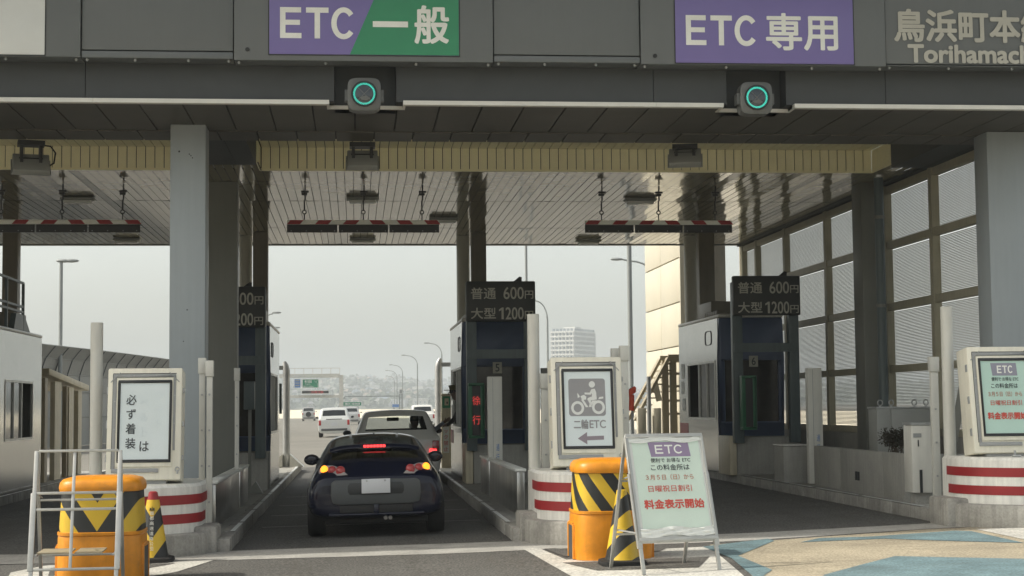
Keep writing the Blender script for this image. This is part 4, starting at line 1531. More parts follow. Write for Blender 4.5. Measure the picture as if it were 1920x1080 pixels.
# ------------------------------------------------------------------ folding frames
def aframe(cx, cy, rot, label, with_poster):
    t = thing('folding_board' if with_poster else 'folding_stand', label, 'notice board', (cx, cy, gz(cx) + .006), rot)
    w, H_, sp = (.36, 1.17, .36) if with_poster else (.345, 1.2, .36)
    fy = lambda z: -sp * (1 - z / H_)
    by = lambda z: sp * (1 - z / H_) + .01
    q = MB()
    for s in (-1, 1):
        q.bar((s * w, fy(0), 0), (s * w, fy(H_), H_), .034, .022)
        q.bar((s * (w + .006), fy(.22) - .004, .22), (s * (w + .006), fy(.85) - .004, .85), .046, .03)
    for z in ((.27, H_) if with_poster else (.23, .715, .85, H_)): q.bar((-w + .017, fy(z), z), (w - .017, fy(z), z), .03, .022)
    if not with_poster: q.bar((-.03, fy(.23), .24), (-.03, fy(H_), H_ - .01), .026, .016)
    q.build('front_frame', K['alu'], t, local=True, bevel=.003)
    q = MB()
    for s in (-1, 1): q.bar((s * w, by(0), 0), (s * w, by(H_), H_ - .012), .03, .02)
    for z in (.3, .78): q.bar((-w + .016, by(z), z), (w - .016, by(z), z), .026, .018)
    q.build('rear_frame', K['alu'], t, local=True, bevel=.003)
    q = MB()
    for s in (-1, 1):
        q.bar((s * (w - .03), fy(.34), .34), (s * (w - .03), by(.34), .34), .018, .012)
        q.bar((s * (w - .03), fy(.84), .84), (s * (w - .03), by(.80), .80), .012, .01)
    q.build('stay', K['galv'], t, local=True)
    if not with_poster:
        q = MB()
        for x0, x1 in ((-.31, -.04), (.0, .22)):
            q.box(x0, x1, fy(.3) + .04, by(.3) - .06, .352, .362)
        q.build('shelf_plate', K['stair'], t, local=True)
        return
    n = Vector((0, -H_, sp)).normalized()   # outward normal of the leaning face is (0,-H,sp)
    up = Vector((0, sp, H_)).normalized()
    o = Vector((-w - .012, fy(.27), .27)) + n * .018
    Lh = (H_ + .015 - .27) / up.z
    W = 2 * w + .024

    def pt(u, v, off=0): return o + Vector((u * W, 0, 0)) + up * (Lh * (1 - v)) + n * off

    def slab(u0, v0, u1, v1, a, b, m, name, bv=0):
        q = MB()
        q.add([pt(u, v, k) for k in (a, b) for u, v in ((u0, v0), (u1, v0), (u1, v1), (u0, v1))], [(0, 1, 2, 3), (7, 6, 5, 4), (0, 4, 5, 1), (1, 5, 6, 2), (2, 6, 7, 3), (3, 7, 4, 0)])
        return q.build(name, m, t, local=True, bevel=bv)
    slab(0, 0, 1, 1, -.012, 0, K['film'], 'backing')
    slab(.07, .055, .94, .885, .0015, .003, K['mint2'], 'poster')
    q = MB()
    for u0, v0, u1, v1 in ((0, -.005, 1, .03), (0, .965, 1, 1.0), (0, .03, .03, .965), (.97, .03, 1, .965)):
        q.add([pt(u, v, k) for k in (.001, .014) for u, v in ((u0, v0), (u1, v0), (u1, v1), (u0, v1))], [(0, 1, 2, 3), (7, 6, 5, 4), (0, 4, 5, 1), (1, 5, 6, 2), (2, 6, 7, 3), (3, 7, 4, 0)])
    q.build('edge_frame', K['alu'], t, local=True, bevel=.003)
    # wrinkled clear film, rolled at top and bottom
    for v0, v1, amp in ((.03, .075, .006), (.88, .96, .012)):
        q = MB()
        nn = 26
        vv = []
        for i in range(nn + 1):
            for j in range(6):
                vv.append(pt(.03 + .94 * i / nn, v0 + (v1 - v0) * j / 5 + .012 * math.sin(i * .4) * (j in (0, 5)), .005 + amp * abs(math.sin(j * 1.3 + i * .31)) + random.uniform(0, .003)))
        q.add(vv, [(i * 6 + j, i * 6 + 6 + j, i * 6 + 7 + j, i * 6 + 1 + j) for i in range(nn) for j in range(5)])
        q.build('film_fold', K['film'], t, local=True, smooth=True)

    def T(s, mm, u0, v0, u1, v1, w_=.012):
        if s is None: return etc_letters(mm, t, pt(u0, v1, .0045), Vector(((u1 - u0) * W, 0, 0)), up * ((v1 - v0) * Lh), local=True)
        return text(s, mm, t, pt(u0, v1, .0045), Vector(((u1 - u0) * W, 0, 0)), up * ((v1 - v0) * Lh), w_, local=True)

    def Pg(polys, mm, name, off):
        q = MB()
        for p in polys: q.add([pt(u, v, .0038) for u, v in p], [list(range(len(p)))])
        return q.build(name, mm, t, local=True)
    poster(T, Pg, ((.075, .215), [('便利で お得な ETC', K['ink'], .285, .80, .228, .27, .008), ('この料金所は', K['ink'], .275, .775, .288, .345, .01),
                                  ('３月５日（日）から', K['orangetx'], .19, .81, .382, .435, .004), ('日曜祝日割引', K['redtx'], .205, .765, .485, .545, .004),
                                  ('料金表示開始', K['redtx'], .125, .90, .615, .705, .034)]), K['mauve'])


aframe(-2.345, 14.35, R(3), 'empty aluminium folding frame in front of the left barrel', False)
aframe(2.715, 14.50, R(14), 'folding notice board with a mint poster and red writing', True)


# ------------------------------------------------------------------ cars
def cabin_dark(m):
    """inside of a body shell is dark trim"""
    n, l = m.node_tree.nodes, m.node_tree.links
    b = n['Principled BSDF']
    src = b.inputs['Base Color'].links[0].from_socket
    ge = n.new('ShaderNodeNewGeometry')
    mx = n.new('ShaderNodeMix')
    mx.data_type = 'RGBA'
    l.new(ge.outputs['Backfacing'], mx.inputs['Factor'])
    l.new(src, mx.inputs['A'])
    mx.inputs['B'].default_value = (.02, .02, .02, 1)
    l.new(mx.outputs['Result'], b.inputs['Base Color'])


for k in ('carwhite', 'carsilver', 'carblue', 'carpale'): cabin_dark(K[k])


def loft_car(t, stations, regions, sub=2):
    """stations: (y, half ring bottom centre -> top centre); regions: {name: (material, test(station, ring))}; body is the default"""
    n = len(stations[0][1])
    full = []
    for y, h in stations:
        full.append([(x, y, z) for x, z in h] + [(-x, y, z) for x, z in h[-2:0:-1]])
    m = len(full[0])
    v = [p for r in full for p in r]
    f, tags = [], []
    names = ['body'] + [k for k in regions if k != 'body']
    for s in range(len(full) - 1):
        for i in range(m):
            f.append((s * m + i, s * m + (i + 1) % m, (s + 1) * m + (i + 1) % m, (s + 1) * m + i))
            ri = i if i < n - 1 else m - 1 - i
            tg = 0
            for k, nm in enumerate(names):
                if k and regions[nm][1](s, ri, i >= n - 1): tg = k
            tags.append(tg)
    f += [list(range(m)), list(range((len(full) - 1) * m, len(full) * m))[::-1]]
    tags += [0, 0]
    me = bpy.data.meshes.new('shell')
    me.from_pydata(v, [], f)
    for p, tg in zip(me.polygons, tags): p.material_index = tg
    for _ in names: me.materials.append(None)
    bm = bmesh.new()
    bm.from_mesh(me)
    bmesh.ops.recalc_face_normals(bm, faces=bm.faces)
    bm.to_mesh(me)
    bm.free()
    o = bpy.data.objects.new('shell', me)
    C.objects.link(o)
    md = o.modifiers.new('s', 'SUBSURF')
    md.levels = md.render_levels = sub
    bpy.context.view_layer.update()
    ev = bpy.data.meshes.new_from_object(o.evaluated_get(bpy.context.evaluated_depsgraph_get()))
    out = {}
    for k, nm in enumerate(names):
        fs = [list(p.vertices) for p in ev.polygons if p.material_index == k]
        if not fs: continue
        used = sorted({i for q_ in fs for i in q_})
        mp = {i: j for j, i in enumerate(used)}
        m2 = bpy.data.meshes.new(nm)
        m2.from_pydata([ev.vertices[i].co for i in used], [], [[mp[i] for i in q_] for q_ in fs])
        m2.materials.append(regions[nm][0])
        m2.shade_smooth()
        ob = bpy.data.objects.new(nm.rstrip('0123456789'), m2)
        C.objects.link(ob)
        ob.parent = t
        out[nm] = ob
    bpy.data.objects.remove(o)
    return out


def wheel(t, x, y, r, w_, rim=True):
    q = MB()
    prof = [(r * .72, -w_ / 2), (r * .93, -w_ / 2), (r, -w_ * .36), (r, w_ * .36), (r * .93, w_ / 2), (r * .72, w_ / 2)]
    q.lathe(prof, 0, 0, 0, 32)
    q.v = [Vector((x + p.z, y + p.x, r + p.y)) for p in q.v]
    ty = q.build('wheel', K['rubber'], t, local=True, smooth=True)
    if rim:
        s = 1 if x > 0 else -1
        q = MB().lathe([(r * .70, w_ * .3), (r * .62, w_ * .42), (r * .2, w_ * .36), (.01, w_ * .4)], 0, 0, 0, 24)
        q.v = [Vector((x + s * p.z, y + p.x, r + p.y)) for p in q.v]
        q.build('rim', K['alu'], ty, local=True, smooth=True)


def place_car(t, px, Y):
    p = onY(px, 765, Y)
    t.location = (p.x, Y, gz(p.x) + .006)
    t.rotation_euler = (0, -math.atan(FALL) if abs(p.x) < 11 else 0, 0)


# the dark coupe
cp = thing('coupe', 'dark navy two seat coupe waiting with lit tail lamps', 'car')
n_ = [  # y, bottom z, (x,z) p1..p4, belt p4b, rail p5, p5b, p6, zc
    (.00, [(0, .27), (.58, .27), (.66, .34), (.70, .50), (.62, .64), (.50, .665), (.36, .67), (.18, .67), (0, .67)]),
    (.045, [(0, .235), (.64, .235), (.74, .31), (.775, .50), (.70, .68), (.57, .715), (.42, .72), (.2, .72), (0, .72)]),
    (.17, [(0, .20), (.68, .21), (.775, .30), (.80, .52), (.735, .72), (.64, .80), (.50, .815), (.25, .82), (0, .82)]),
    (.30, [(0, .19), (.69, .20), (.785, .30), (.806, .54), (.735, .725), (.645, .845), (.54, .885), (.28, .90), (0, .902)]),
    (.62, [(0, .19), (.69, .20), (.785, .30), (.806, .55), (.74, .735), (.62, .935), (.53, .985), (.28, 1.01), (0, 1.015)]),
    (.72, [(0, .19), (.69, .20), (.785, .30), (.804, .55), (.74, .745), (.61, .96), (.52, 1.01), (.28, 1.035), (0, 1.04)]),
    (1.22, [(0, .19), (.69, .20), (.77, .30), (.785, .54), (.755, .76), (.57, 1.07), (.475, 1.13), (.27, 1.155), (0, 1.165)]),
    (1.36, [(0, .19), (.69, .20), (.77, .30), (.785, .54), (.755, .76), (.56, 1.09), (.465, 1.15), (.27, 1.178), (0, 1.188)]),
    (1.75, [(0, .19), (.69, .20), (.77, .30), (.785, .54), (.75, .76), (.57, 1.09), (.48, 1.15), (.28, 1.18), (0, 1.19)]),
    (2.35, [(0, .19), (.69, .20), (.785, .30), (.80, .54), (.745, .75), (.62, .86), (.54, .90), (.3, .93), (0, .94)]),
    (2.75, [(0, .19), (.69, .20), (.785, .30), (.80, .54), (.735, .71), (.6, .77), (.5, .79), (.28, .81), (0, .815)]),
    (3.25, [(0, .2), (.64, .21), (.73, .30), (.74, .48), (.66, .60), (.5, .64), (.4, .65), (.2, .66), (0, .66)]),
    (3.43, [(0, .26), (.5, .26), (.58, .34), (.6, .45), (.5, .53), (.4, .55), (.3, .555), (.15, .56), (0, .56)])]
loft_car(cp, n_, {'body': (K['carblue'],), 'rear_window': (K['tint'], lambda s, r, m: s == 3 and r >= 6),
                  'roof_window': (K['tint'], lambda s, r, m: s == 5 and r >= 6),
                  'windscreen': (K['clear'], lambda s, r, m: s == 8 and r >= 6),
                  'roof_panel': (K['carblack'], lambda s, r, m: s in (6, 7) and r >= 6),
                  'side_window': (K['tint'], lambda s, r, m: s in (6, 7) and r == 4),
                  'quarter_panel': (K['carblack'], lambda s, r, m: s in (4, 5) and r in (4, 5))}, 3)
# rear quarter glass edges, bar, lamps
MB().rings([[(x, y + dy, z + dz) for dy, dz in ((-.02, .0), (.10, .02), (.12, .045), (.02, .045))] for x, y, z in
            ((-.535, .66, .975), (-.4, .62, 1.005), (-.2, .60, 1.02), (0, .595, 1.024), (.2, .60, 1.02), (.4, .62, 1.005), (.535, .66, .975))]).build('spoiler_bar', K['carblue'], cp, local=True, bevel=.01, smooth=True)
q = MB()
for k in range(7): q.box(-.132 + k * .038, -.132 + k * .038 + .034, .578, .592, 1.024, 1.055)
q.build('brake_lamp', K['brake'], cp, local=True, bevel=.006)
MB().box(-.2, .2, .566, .60, 1.008, 1.020).build('added_glow_lip', K['carblack'], cp, local=True, bevel=.003)  # added to keep the brake lamp's glow off the rear glass
for s in (-1, 1):
    def P3(x, z, d): return (s * x, .035 + max(0, x - .38) * .30 + (z - .70) * .95 - d, z)
    o = [(.315, .725), (.40, .722), (.60, .722), (.655, .74), (.66, .79), (.60, .838), (.50, .84), (.42, .815)]
    q = MB().add([P3(x, z, .03) for x, z in o] + [P3(x, z, -.10) for x, z in o], [list(range(8)), list(range(15, 7, -1))] + [(i, (i + 1) % 8, 8 + (i + 1) % 8, 8 + i) for i in range(8)])
    tl = q.build('tail_light', K['tailclear'], cp, local=True, bevel=.012)
    for x, z, r_, m in ((.592, .788, .045, 'tailorange'), (.502, .785, .042, 'tailred'), (.405, .778, .047, 'tailred')):
        q = MB()
        c = Vector(P3(x, z, .036))
        rr_ = [[c + Vector((rk * math.cos(a * math.pi / 10), -dk + .6 * rk * math.sin(a * math.pi / 10) * .3, rk * math.sin(a * math.pi / 10) * (1.15 if m == 'tailorange' else 1))) for a in range(20)] for rk, dk in ((r_, -.02), (r_ * .95, .0), (r_ * .6, .014), (r_ * .1, .018))]
        q.rings(rr_)
        q.build('lamp', K[m], tl, local=True, smooth=True)
        if m != 'tailorange':
            q = MB().tube([c + Vector((r_ * 1.0 * math.cos(a * math.pi / 10), .19 * r_ * math.sin(a * math.pi / 10), r_ * 1.0 * math.sin(a * math.pi / 10))) for a in range(21)], .007, 6)
            q.build('lamp_ring', K['tailred' if m == 'tailred' else 'cargrey'], tl, local=True, smooth=True)
# bumper insert, plate, grilles
def slabx(name, m, x0, x1, z0, z1, y, th, bev, par=cp):
    return MB().box(x0, x1, y, y + th, z0, z1).build(name, m, par, local=True, bevel=bev)


q = MB().prism([(-.50, .405), (-.42, .385), (.42, .385), (.50, .405), (.52, .50), (.515, .64), (.47, .672), (-.47, .672), (-.515, .64), (-.52, .50)], 'y', -.022, .04)
q.build('bumper_insert', K['cargrey'], cp, local=True, bevel=.016)
q = MB().prism([(-.30, .50), (.30, .50), (.325, .53), (.325, .60), (.30, .635), (-.30, .635), (-.325, .60), (-.325, .53)], 'y', -.0235, -.01)
q.build('plate_recess', K['gasket'], cp, local=True, bevel=.002)
slabx('plate_holder', K['blackp'], -.17, .17, .498, .678, -.034, .011, .004)
pl = slabx('licence_plate', K['plate'], -.165, .165, .512, .677, -.043, .008, .003)
q = MB()
for x in (-.105, .105): q.tube([(x, -.049, .655), (x, -.042, .655)], .011, 12)
q.build('plate_bolt', K['galv'], pl, local=True)
for s in (-1, 1):
    slabx('grille', K['mesh'], min(s * .03, s * .42), max(s * .03, s * .42), .288, .378, -.004, .02, .006)
slabx('grille_divider', K['carblue'], -.03, .03, .27, .385, -.012, .03, .008)
slabx('rear_lip', K['carblue'], -.55, .55, .255, .285, -.012, .05, .01)
q = MB()
for dx in (.105, .16): q.tube([(dx, .03, .222), (dx, .25, .222)], .023, 14)
q.build('exhaust', K['exhaust'], cp, local=True, smooth=True)
slabx('underside', K['interior'], -.60, .60, .15, .225, .22, 3.0, .02)
for s in (-1, 1):
    for y in (.56, 2.9): wheel(cp, s * .70, y, .295, .20)
    q = MB().lathe([(.01, -.06), (.06, -.055), (.088, -.02), (.09, .02), (.07, .05), (.01, .06)], 0, 0, 0, 20, sx=1.15, sy=.78)
    q.v = [Vector((s * .785 + p.x * .95, 2.0 + p.z, .855 + p.y)) for p in q.v]
    mi = q.build('side_mirror', K['carblue'], cp, local=True, smooth=True)
    MB().bar((s * .66, 2.02, .80), (s * .73, 2.0, .85), .05, .04).build('mirror_arm', K['blackp'], mi, local=True)
    q = MB().tube([(s * .285, 1.28, 1.163), (s * .285, 1.23, 1.165)], .017, 12)
    q.build('hinge_cap', K['galv'], cp, local=True, smooth=True)
    # seats behind the tinted glass
    q = MB().box(s * .33 - .22, s * .33 + .22, 1.25, 1.45, .3, .86).box(s * .33 - .12, s * .33 + .12, 1.24, 1.36, .88, 1.04)
    q.build('seat', K['interior'], cp, local=True, bevel=.03)
MB().tube([(0, 1.05, 1.17), (0, 1.02, 1.178)], .012, 8).build('roof_washer', K['blackp'], cp, local=True)
q = MB().tube([(-.3, .10, .735), (-.2, .13, .752), (0, .145, .757), (.2, .13, .752), (.3, .10, .735)], .006, 6)
q.build('badge_line', K['carblack'], cp, local=True)
place_car(cp, 706, 19.22)


# white wagon, hatchback, van: the same loft with other measures
def box_car(name, label, paint, L, W, H_, belt, rear_slope, roof_end, hood_y, hood_z, glass, px, Y, roofw=.70, lamps=True):
    t = thing(name, label, 'car')
    hw = W / 2

    def ring(k, zb, zbelt, zr, xr, zc, sh=1.0):
        return [(0, zb), (hw * .86 * k, zb), (hw * .97 * k, zb + .12), (hw * k, .62 * sh), (hw * .965 * k, zbelt), (hw * .955 * k, zbelt + .03), (xr + .045, zr - .07), (xr, zr), (xr - .06, zr + .025), (xr * .45, zc - .01), (0, zc)]

    xr = hw * roofw
    lo = lambda k, z: [(0, .3), (hw * .8 * k, .3), (hw * .92 * k, .4), (hw * .95 * k, .6), (hw * .93 * k, z - .03), (hw * .90 * k, z - .02), (hw * .85 * k, z - .008), (hw * .82 * k, z - .005), (hw * .76 * k, z), (hw * .4 * k, z + .005), (0, z + .006)]
    s0, s1 = .05, .05 + rear_slope
    lerp = lambda a, b, u: [(p[0] + (q_[0] - p[0]) * u, p[1] + (q_[1] - p[1]) * u) for p, q_ in zip(a, b)]
    base = ring(1, .2, belt, belt + .03, hw * .86, belt + .05)
    base[7] = (hw * .86, belt + .03)
    base[6] = (hw * .9, belt + .02)
    top = ring(1, .2, belt, H_ - .05, xr, H_)
    st = [(0, lo(.98, belt - .02)), (.03, lo(1.03, belt - .005)), (s0, base), (s0 + .04, lerp(base, top, .12)), (s1 - .06, lerp(base, top, .86)), (s1, top), (s1 + .12, top),
          (roof_end - .1, top), (roof_end, top), (roof_end + (hood_y - roof_end) * .12, lerp(top, base, .12)), (hood_y - .06, lerp(top, base, .92)), (hood_y, base)]
    front = lo(.98, hood_z)
    st += [(hood_y + .12, lerp(base, front, .35)), (L - .25, lo(1.0, hood_z)), (L, lo(.88, hood_z - .15))]
    reg = {'body': (paint,), 'rear_window': (glass, lambda s, r, m: s == 3 and r >= 8), 'windscreen': (glass, lambda s, r, m: s in (9,) and r >= 8),
           'side_window1': (glass, lambda s, r, m: s in (6,) and r == 5 and not m), 'side_window2': (glass, lambda s, r, m: s in (6,) and r == 5 and m)}
    loft_car(t, st, reg, 2)
    for s in (-1, 1):
        for y in (.75, L - .8): wheel(t, s * (hw - .12), y, .3, .18, False)
        q = MB().lathe([(.01, -.05), (.07, -.04), (.08, .02), (.01, .05)], 0, 0, 0, 14, sx=1.1, sy=.75)
        q.v = [Vector((s * (hw + .1) + p.x, hood_y - .25 + p.z, belt + .08 + p.y)) for p in q.v]
        q.build('side_mirror', paint if not lamps else K['blackp'], t, local=True, smooth=True)
        if lamps:
            q = MB().box(min(s * hw * .80, s * hw * .955), max(s * hw * .80, s * hw * .955), -.012, .1, belt - .32, belt - .05)
            q.build('tail_light', K['tailred'], t, local=True, bevel=.02)
    MB().box(-.17, .17, -.014, .0, belt - .35, belt - .18).build('licence_plate', K['plate'], t, local=True)
    MB().box(-hw * .8, hw * .8, -.012, .06, .34, .46).build('bumper', K['cargrey'], t, local=True, bevel=.02)
    place_car(t, px, Y)
    return t


wg = box_car('station_wagon', 'pale station wagon paying at booth 5 ahead of the coupe', K['carwhite'], 4.25, 1.62, 1.45, .92, .33, 2.75, 3.35, .9, K['clear'], 745, 30.2, .70)
q = MB()
for s in (-1, 1):
    q.box(s * .37 - .25, s * .37 + .25, 2.0, 2.16, .35, 1.0)
q.box(-.65, .65, .95, 1.1, .35, 1.09).box(-.68, .68, 3.0, 3.3, .6, .98)
q.build('seat', K['interior'], wg, local=True, bevel=.03)
MB().box(-.12, .12, 2.72, 2.75, 1.22, 1.29).build('rear_view_mirror', K['interior'], wg, local=True, bevel=.02)
MB().box(.785 - .19, .79 - .06, -.02, .06, .62, .72).build('brake_lamp', K['brake'], wg, local=True, bevel=.015)
hb = box_car('hatchback', 'white hatchback with red tail lights driving away from the gate', K['carpale'], 3.8, 1.70, 1.56, .95, .30, 2.4, 3.0, .95, K['glassd'], 627, 87, .76)
MB().box(-.42, .42, -.018, .0, .93, .965).build('plate_garnish', K['gasket'], hb, local=True)
box_car('minivan', 'silver van partly hidden behind the white hatchback', K['carsilver'], 4.3, 1.69, 1.62, 1.0, .25, 2.9, 3.5, 1.0, K['glassd'], 658, 150, .74)
sv = box_car('off_roader', 'small pale off roader with a spare wheel far up the road', K['carsilver'], 3.7, 1.66, 1.78, 1.1, .12, 2.4, 2.75, 1.0, K['glassd'], 578.5, 212, .80)
q = MB().lathe([(.1, -.09), (.30, -.09), (.34, -.05), (.34, .05), (.30, .09), (.05, .09)], 0, 0, 0, 24)
q.v = [Vector((p.x, -.12 + p.z, .85 + p.y)) for p in q.v]
q.build('spare_wheel', K['rubber'], sv, local=True, smooth=True)
pk = box_car('pickup', 'pale green white pickup beside the wagon on the right', K['carwhite'], 4.6, 1.68, 1.60, .98, .2, 2.9, 3.5, .95, K['glassd'], 793, 112, .76)
MB().box(-.68, .68, -.016, .02, .55, .96).build('tailgate', K['carwhite'], pk, local=True, bevel=.02)


# ------------------------------------------------------------------ people
def person(name, label, J, B, mats, extras, group=None):
    """J: joint -> (point, radius); B: (joint, joint, material index); root joint first"""
    t = thing(name, label, 'person', J[next(iter(J))][0])
    names = list(J)
    org = Vector(J[names[0]][0])
    me = bpy.data.meshes.new('body')
    me.from_pydata([Vector(J[k][0]) - org for k in names], [(names.index(a), names.index(b)) for a, b, _ in B], [])
    o = bpy.data.objects.new('body', me)
    C.objects.link(o)
    o.modifiers.new('k', 'SKIN')
    for i, k in enumerate(names):
        sv_ = me.skin_vertices[0].data[i]
        r_ = J[k][1]
        sv_.radius = r_ if isinstance(r_, tuple) else (r_, r_)
        sv_.use_root = i == 0
    md = o.modifiers.new('s', 'SUBSURF')
    md.levels = md.render_levels = 2
    bpy.context.view_layer.update()
    ev = bpy.data.meshes.new_from_object(o.evaluated_get(bpy.context.evaluated_depsgraph_get()))
    ev.name = 'body'
    ev.materials.clear()
    for m in mats: ev.materials.append(m)
    segs = [(Vector(J[a][0]) - org, Vector(J[b][0]) - org, mi) for a, b, mi in B]
    for p in ev.polygons:
        best = None
        for a, b, mi in segs:
            d = b - a
            u = max(0, min(1, (p.center - a).dot(d) / max(d.length_squared, 1e-9)))
            dist = (p.center - a - d * u).length
            if best is None or dist < best[0]: best = (dist, mi)
        p.material_index = best[1]
    ev.shade_smooth()
    bpy.data.objects.remove(o)
    ob = bpy.data.objects.new('body', ev)
    C.objects.link(ob)
    ob.parent = t
    for nm, mb, m in extras: mb.build(nm, m, t, smooth=True)
    return t


def hand(J, B, key, wrist, direction, palm_n, mi):
    """five fingers of unequal length rooted in the palm"""
    d = Vector(direction).normalized()
    s_ = d.cross(Vector(palm_n)).normalized()
    n = s_.cross(d)
    pc = Vector(wrist) + d * .055
    J[key + 'palm'] = (pc, (.030, .018))
    B.append((key, key + 'palm', mi))
    for k, (off, L) in enumerate(((-.027, .062), (-.009, .075), (.009, .07), (.026, .056))):
        a = pc + d * .035 + s_ * off
        J['%sf%da' % (key, k)] = (a, .0095)
        J['%sf%db' % (key, k)] = (a + d * L * .5 - n * .006, .0085)
        J['%sf%dc' % (key, k)] = (a + d * L * .95 - n * .022, .007)
        B += [(key + 'palm', '%sf%da' % (key, k), mi), ('%sf%da' % (key, k), '%sf%db' % (key, k), mi), ('%sf%db' % (key, k), '%sf%dc' % (key, k), mi)]
    a = pc - d * .015 - s_ * .03
    J[key + 'ta'] = (a - s_ * .012 + d * .012 - n * .008, .0105)
    J[key + 'tb'] = (a - s_ * .028 + d * .045 - n * .02, .008)
    B += [(key + 'palm', key + 'ta', mi), (key + 'ta', key + 'tb', mi)]


def headparts(c, fwd, m_hair, hair=True):
    """nose, ears, eyes and hair round a head centred at c"""
    c, f = Vector(c), Vector(fwd).normalized()
    s_ = f.cross(Vector((0, 0, 1))).normalized()
    up = s_.cross(f)
    ex = []
    q = MB()
    q.tube([c + f * .095 + up * .02, c + f * .118 - up * .018, c + f * .10 - up * .03], [.008, .014, .008], 8)
    ex.append(('nose', q, K['shade_skin']))
    for k in (-1, 1):
        q = MB().tube([c + s_ * k * .078 - up * .03, c + s_ * k * .088 + up * .0, c + s_ * k * .08 + up * .03], [.008, .014, .008], 8)
        ex.append(('ear', q, K['shade_skin']))
        q = MB().tube([c + f * .086 + s_ * k * .032 + up * .018, c + f * .094 + s_ * k * .032 + up * .018], .011, 8)
        ex.append(('eye', q, K['hair']))
    q = MB().tube([c + f * .09 - s_ * .022 - up * .055, c + f * .096 - up * .056, c + f * .09 + s_ * .022 - up * .055], .005, 6)
    ex.append(('mouth', q, K['redflag']))
    if hair:
        q = MB()
        rs = []
        for i in range(7):
            a = -.25 + i * .29
            rs.append([c - f * .012 + (f * math.cos(k * .3927) * .102 + s_ * math.sin(k * .3927) * .09) * math.cos(a) + up * (.118 * math.sin(a) + .018) for k in range(16)])
        q.rings(rs)
        ex.append(('hair', q, m_hair))
    return ex


# toll collector leaning out of booth 5
g5 = gz(MC_) + KH
J = {'pelvis': ((2.36, 32.0, g5 + .92), (.15, .12)), 'waist': ((2.30, 32.0, g5 + 1.10), (.145, .115)), 'chest': ((2.12, 32.0, g5 + 1.30), (.16, .125)),
     'neck0': ((2.02, 32.0, g5 + 1.42), (.075, .075)), 'neck': ((1.97, 31.98, g5 + 1.46), .055), 'head0': ((1.925, 31.97, g5 + 1.50), (.07, .075)), 'head': ((1.90, 31.96, g5 + 1.58), (.085, .09)), 'crown': ((1.89, 31.96, g5 + 1.66), (.06, .065)),
     'shl': ((2.03, 31.80, g5 + 1.36), .07), 'ell': ((1.90, 31.68, g5 + 1.10), .05), 'wrl': ((1.76, 31.82, g5 + .96), .033),
     'shr': ((2.05, 32.2, g5 + 1.36), .07), 'elr': ((1.97, 32.36, g5 + 1.10), .05), 'wrr': ((1.83, 32.2, g5 + .99), .033),
     'hipl': ((2.38, 31.9, g5 + .82), .1), 'knl': ((2.37, 31.88, g5 + .46), .066), 'anl': ((2.42, 31.9, g5 + .08), .045), 'tol': ((2.28, 31.9, g5 + .035), .035),
     'hipr': ((2.38, 32.1, g5 + .82), .1), 'knr': ((2.37, 32.12, g5 + .46), .066), 'anr': ((2.42, 32.1, g5 + .08), .045), 'tor': ((2.28, 32.1, g5 + .035), .035)}
B = [('pelvis', 'waist', 0), ('waist', 'chest', 0), ('chest', 'neck0', 0), ('neck0', 'neck', 1), ('neck', 'head0', 1), ('head0', 'head', 1), ('head', 'crown', 1),
     ('chest', 'shl', 0), ('shl', 'ell', 0), ('ell', 'wrl', 0), ('chest', 'shr', 0), ('shr', 'elr', 0), ('elr', 'wrr', 0),
     ('pelvis', 'hipl', 2), ('hipl', 'knl', 2), ('knl', 'anl', 2), ('anl', 'tol', 2), ('pelvis', 'hipr', 2), ('hipr', 'knr', 2), ('knr', 'anr', 2), ('anr', 'tor', 2)]
hand(J, B, 'wrl', J['wrl'][0], (-1, .12, -.1), (0, 0, 1), 1)
hand(J, B, 'wrr', J['wrr'][0], (-1, -.25, -.1), (0, 0, 1), 1)
hc = Vector(J['head'][0]) + Vector((0, 0, .02))
ex = headparts(hc, (-1, .1, -.25), K['hair'])
q = MB().lathe([(.098, 0), (.108, .045), (.125, .085), (.10, .10), (.01, .105)], hc.x + .01, hc.y, hc.z + .035, 24)
ex.append(('cap', q, K['hat']))
q = MB().prism([(hc.x - .19, hc.y - .06), (hc.x - .2, hc.y), (hc.x - .19, hc.y + .06), (hc.x - .08, hc.y + .1), (hc.x - .08, hc.y - .1)], 'z', hc.z + .03, hc.z + .042)
ex.append(('cap_peak', q, K['hair']))
q = MB()
cb = [(2.04, 31.84, g5 + 1.44), (1.955, 31.86, g5 + 1.36), (1.965, 31.88, g5 + 1.22), (2.11, 31.87, g5 + 1.10), (2.2, 31.87, g5 + 1.0)]
for a, b in zip(cb, cb[1:]): q.bar(a, b, .02, .07)
ex.append(('reflective_strap', q, K['hivis']))
person('person', 'toll collector in olive cap and yellow strap leaning from booth 5', J, B, [K['jacket'], K['shade_skin'], K['navy']], ex)

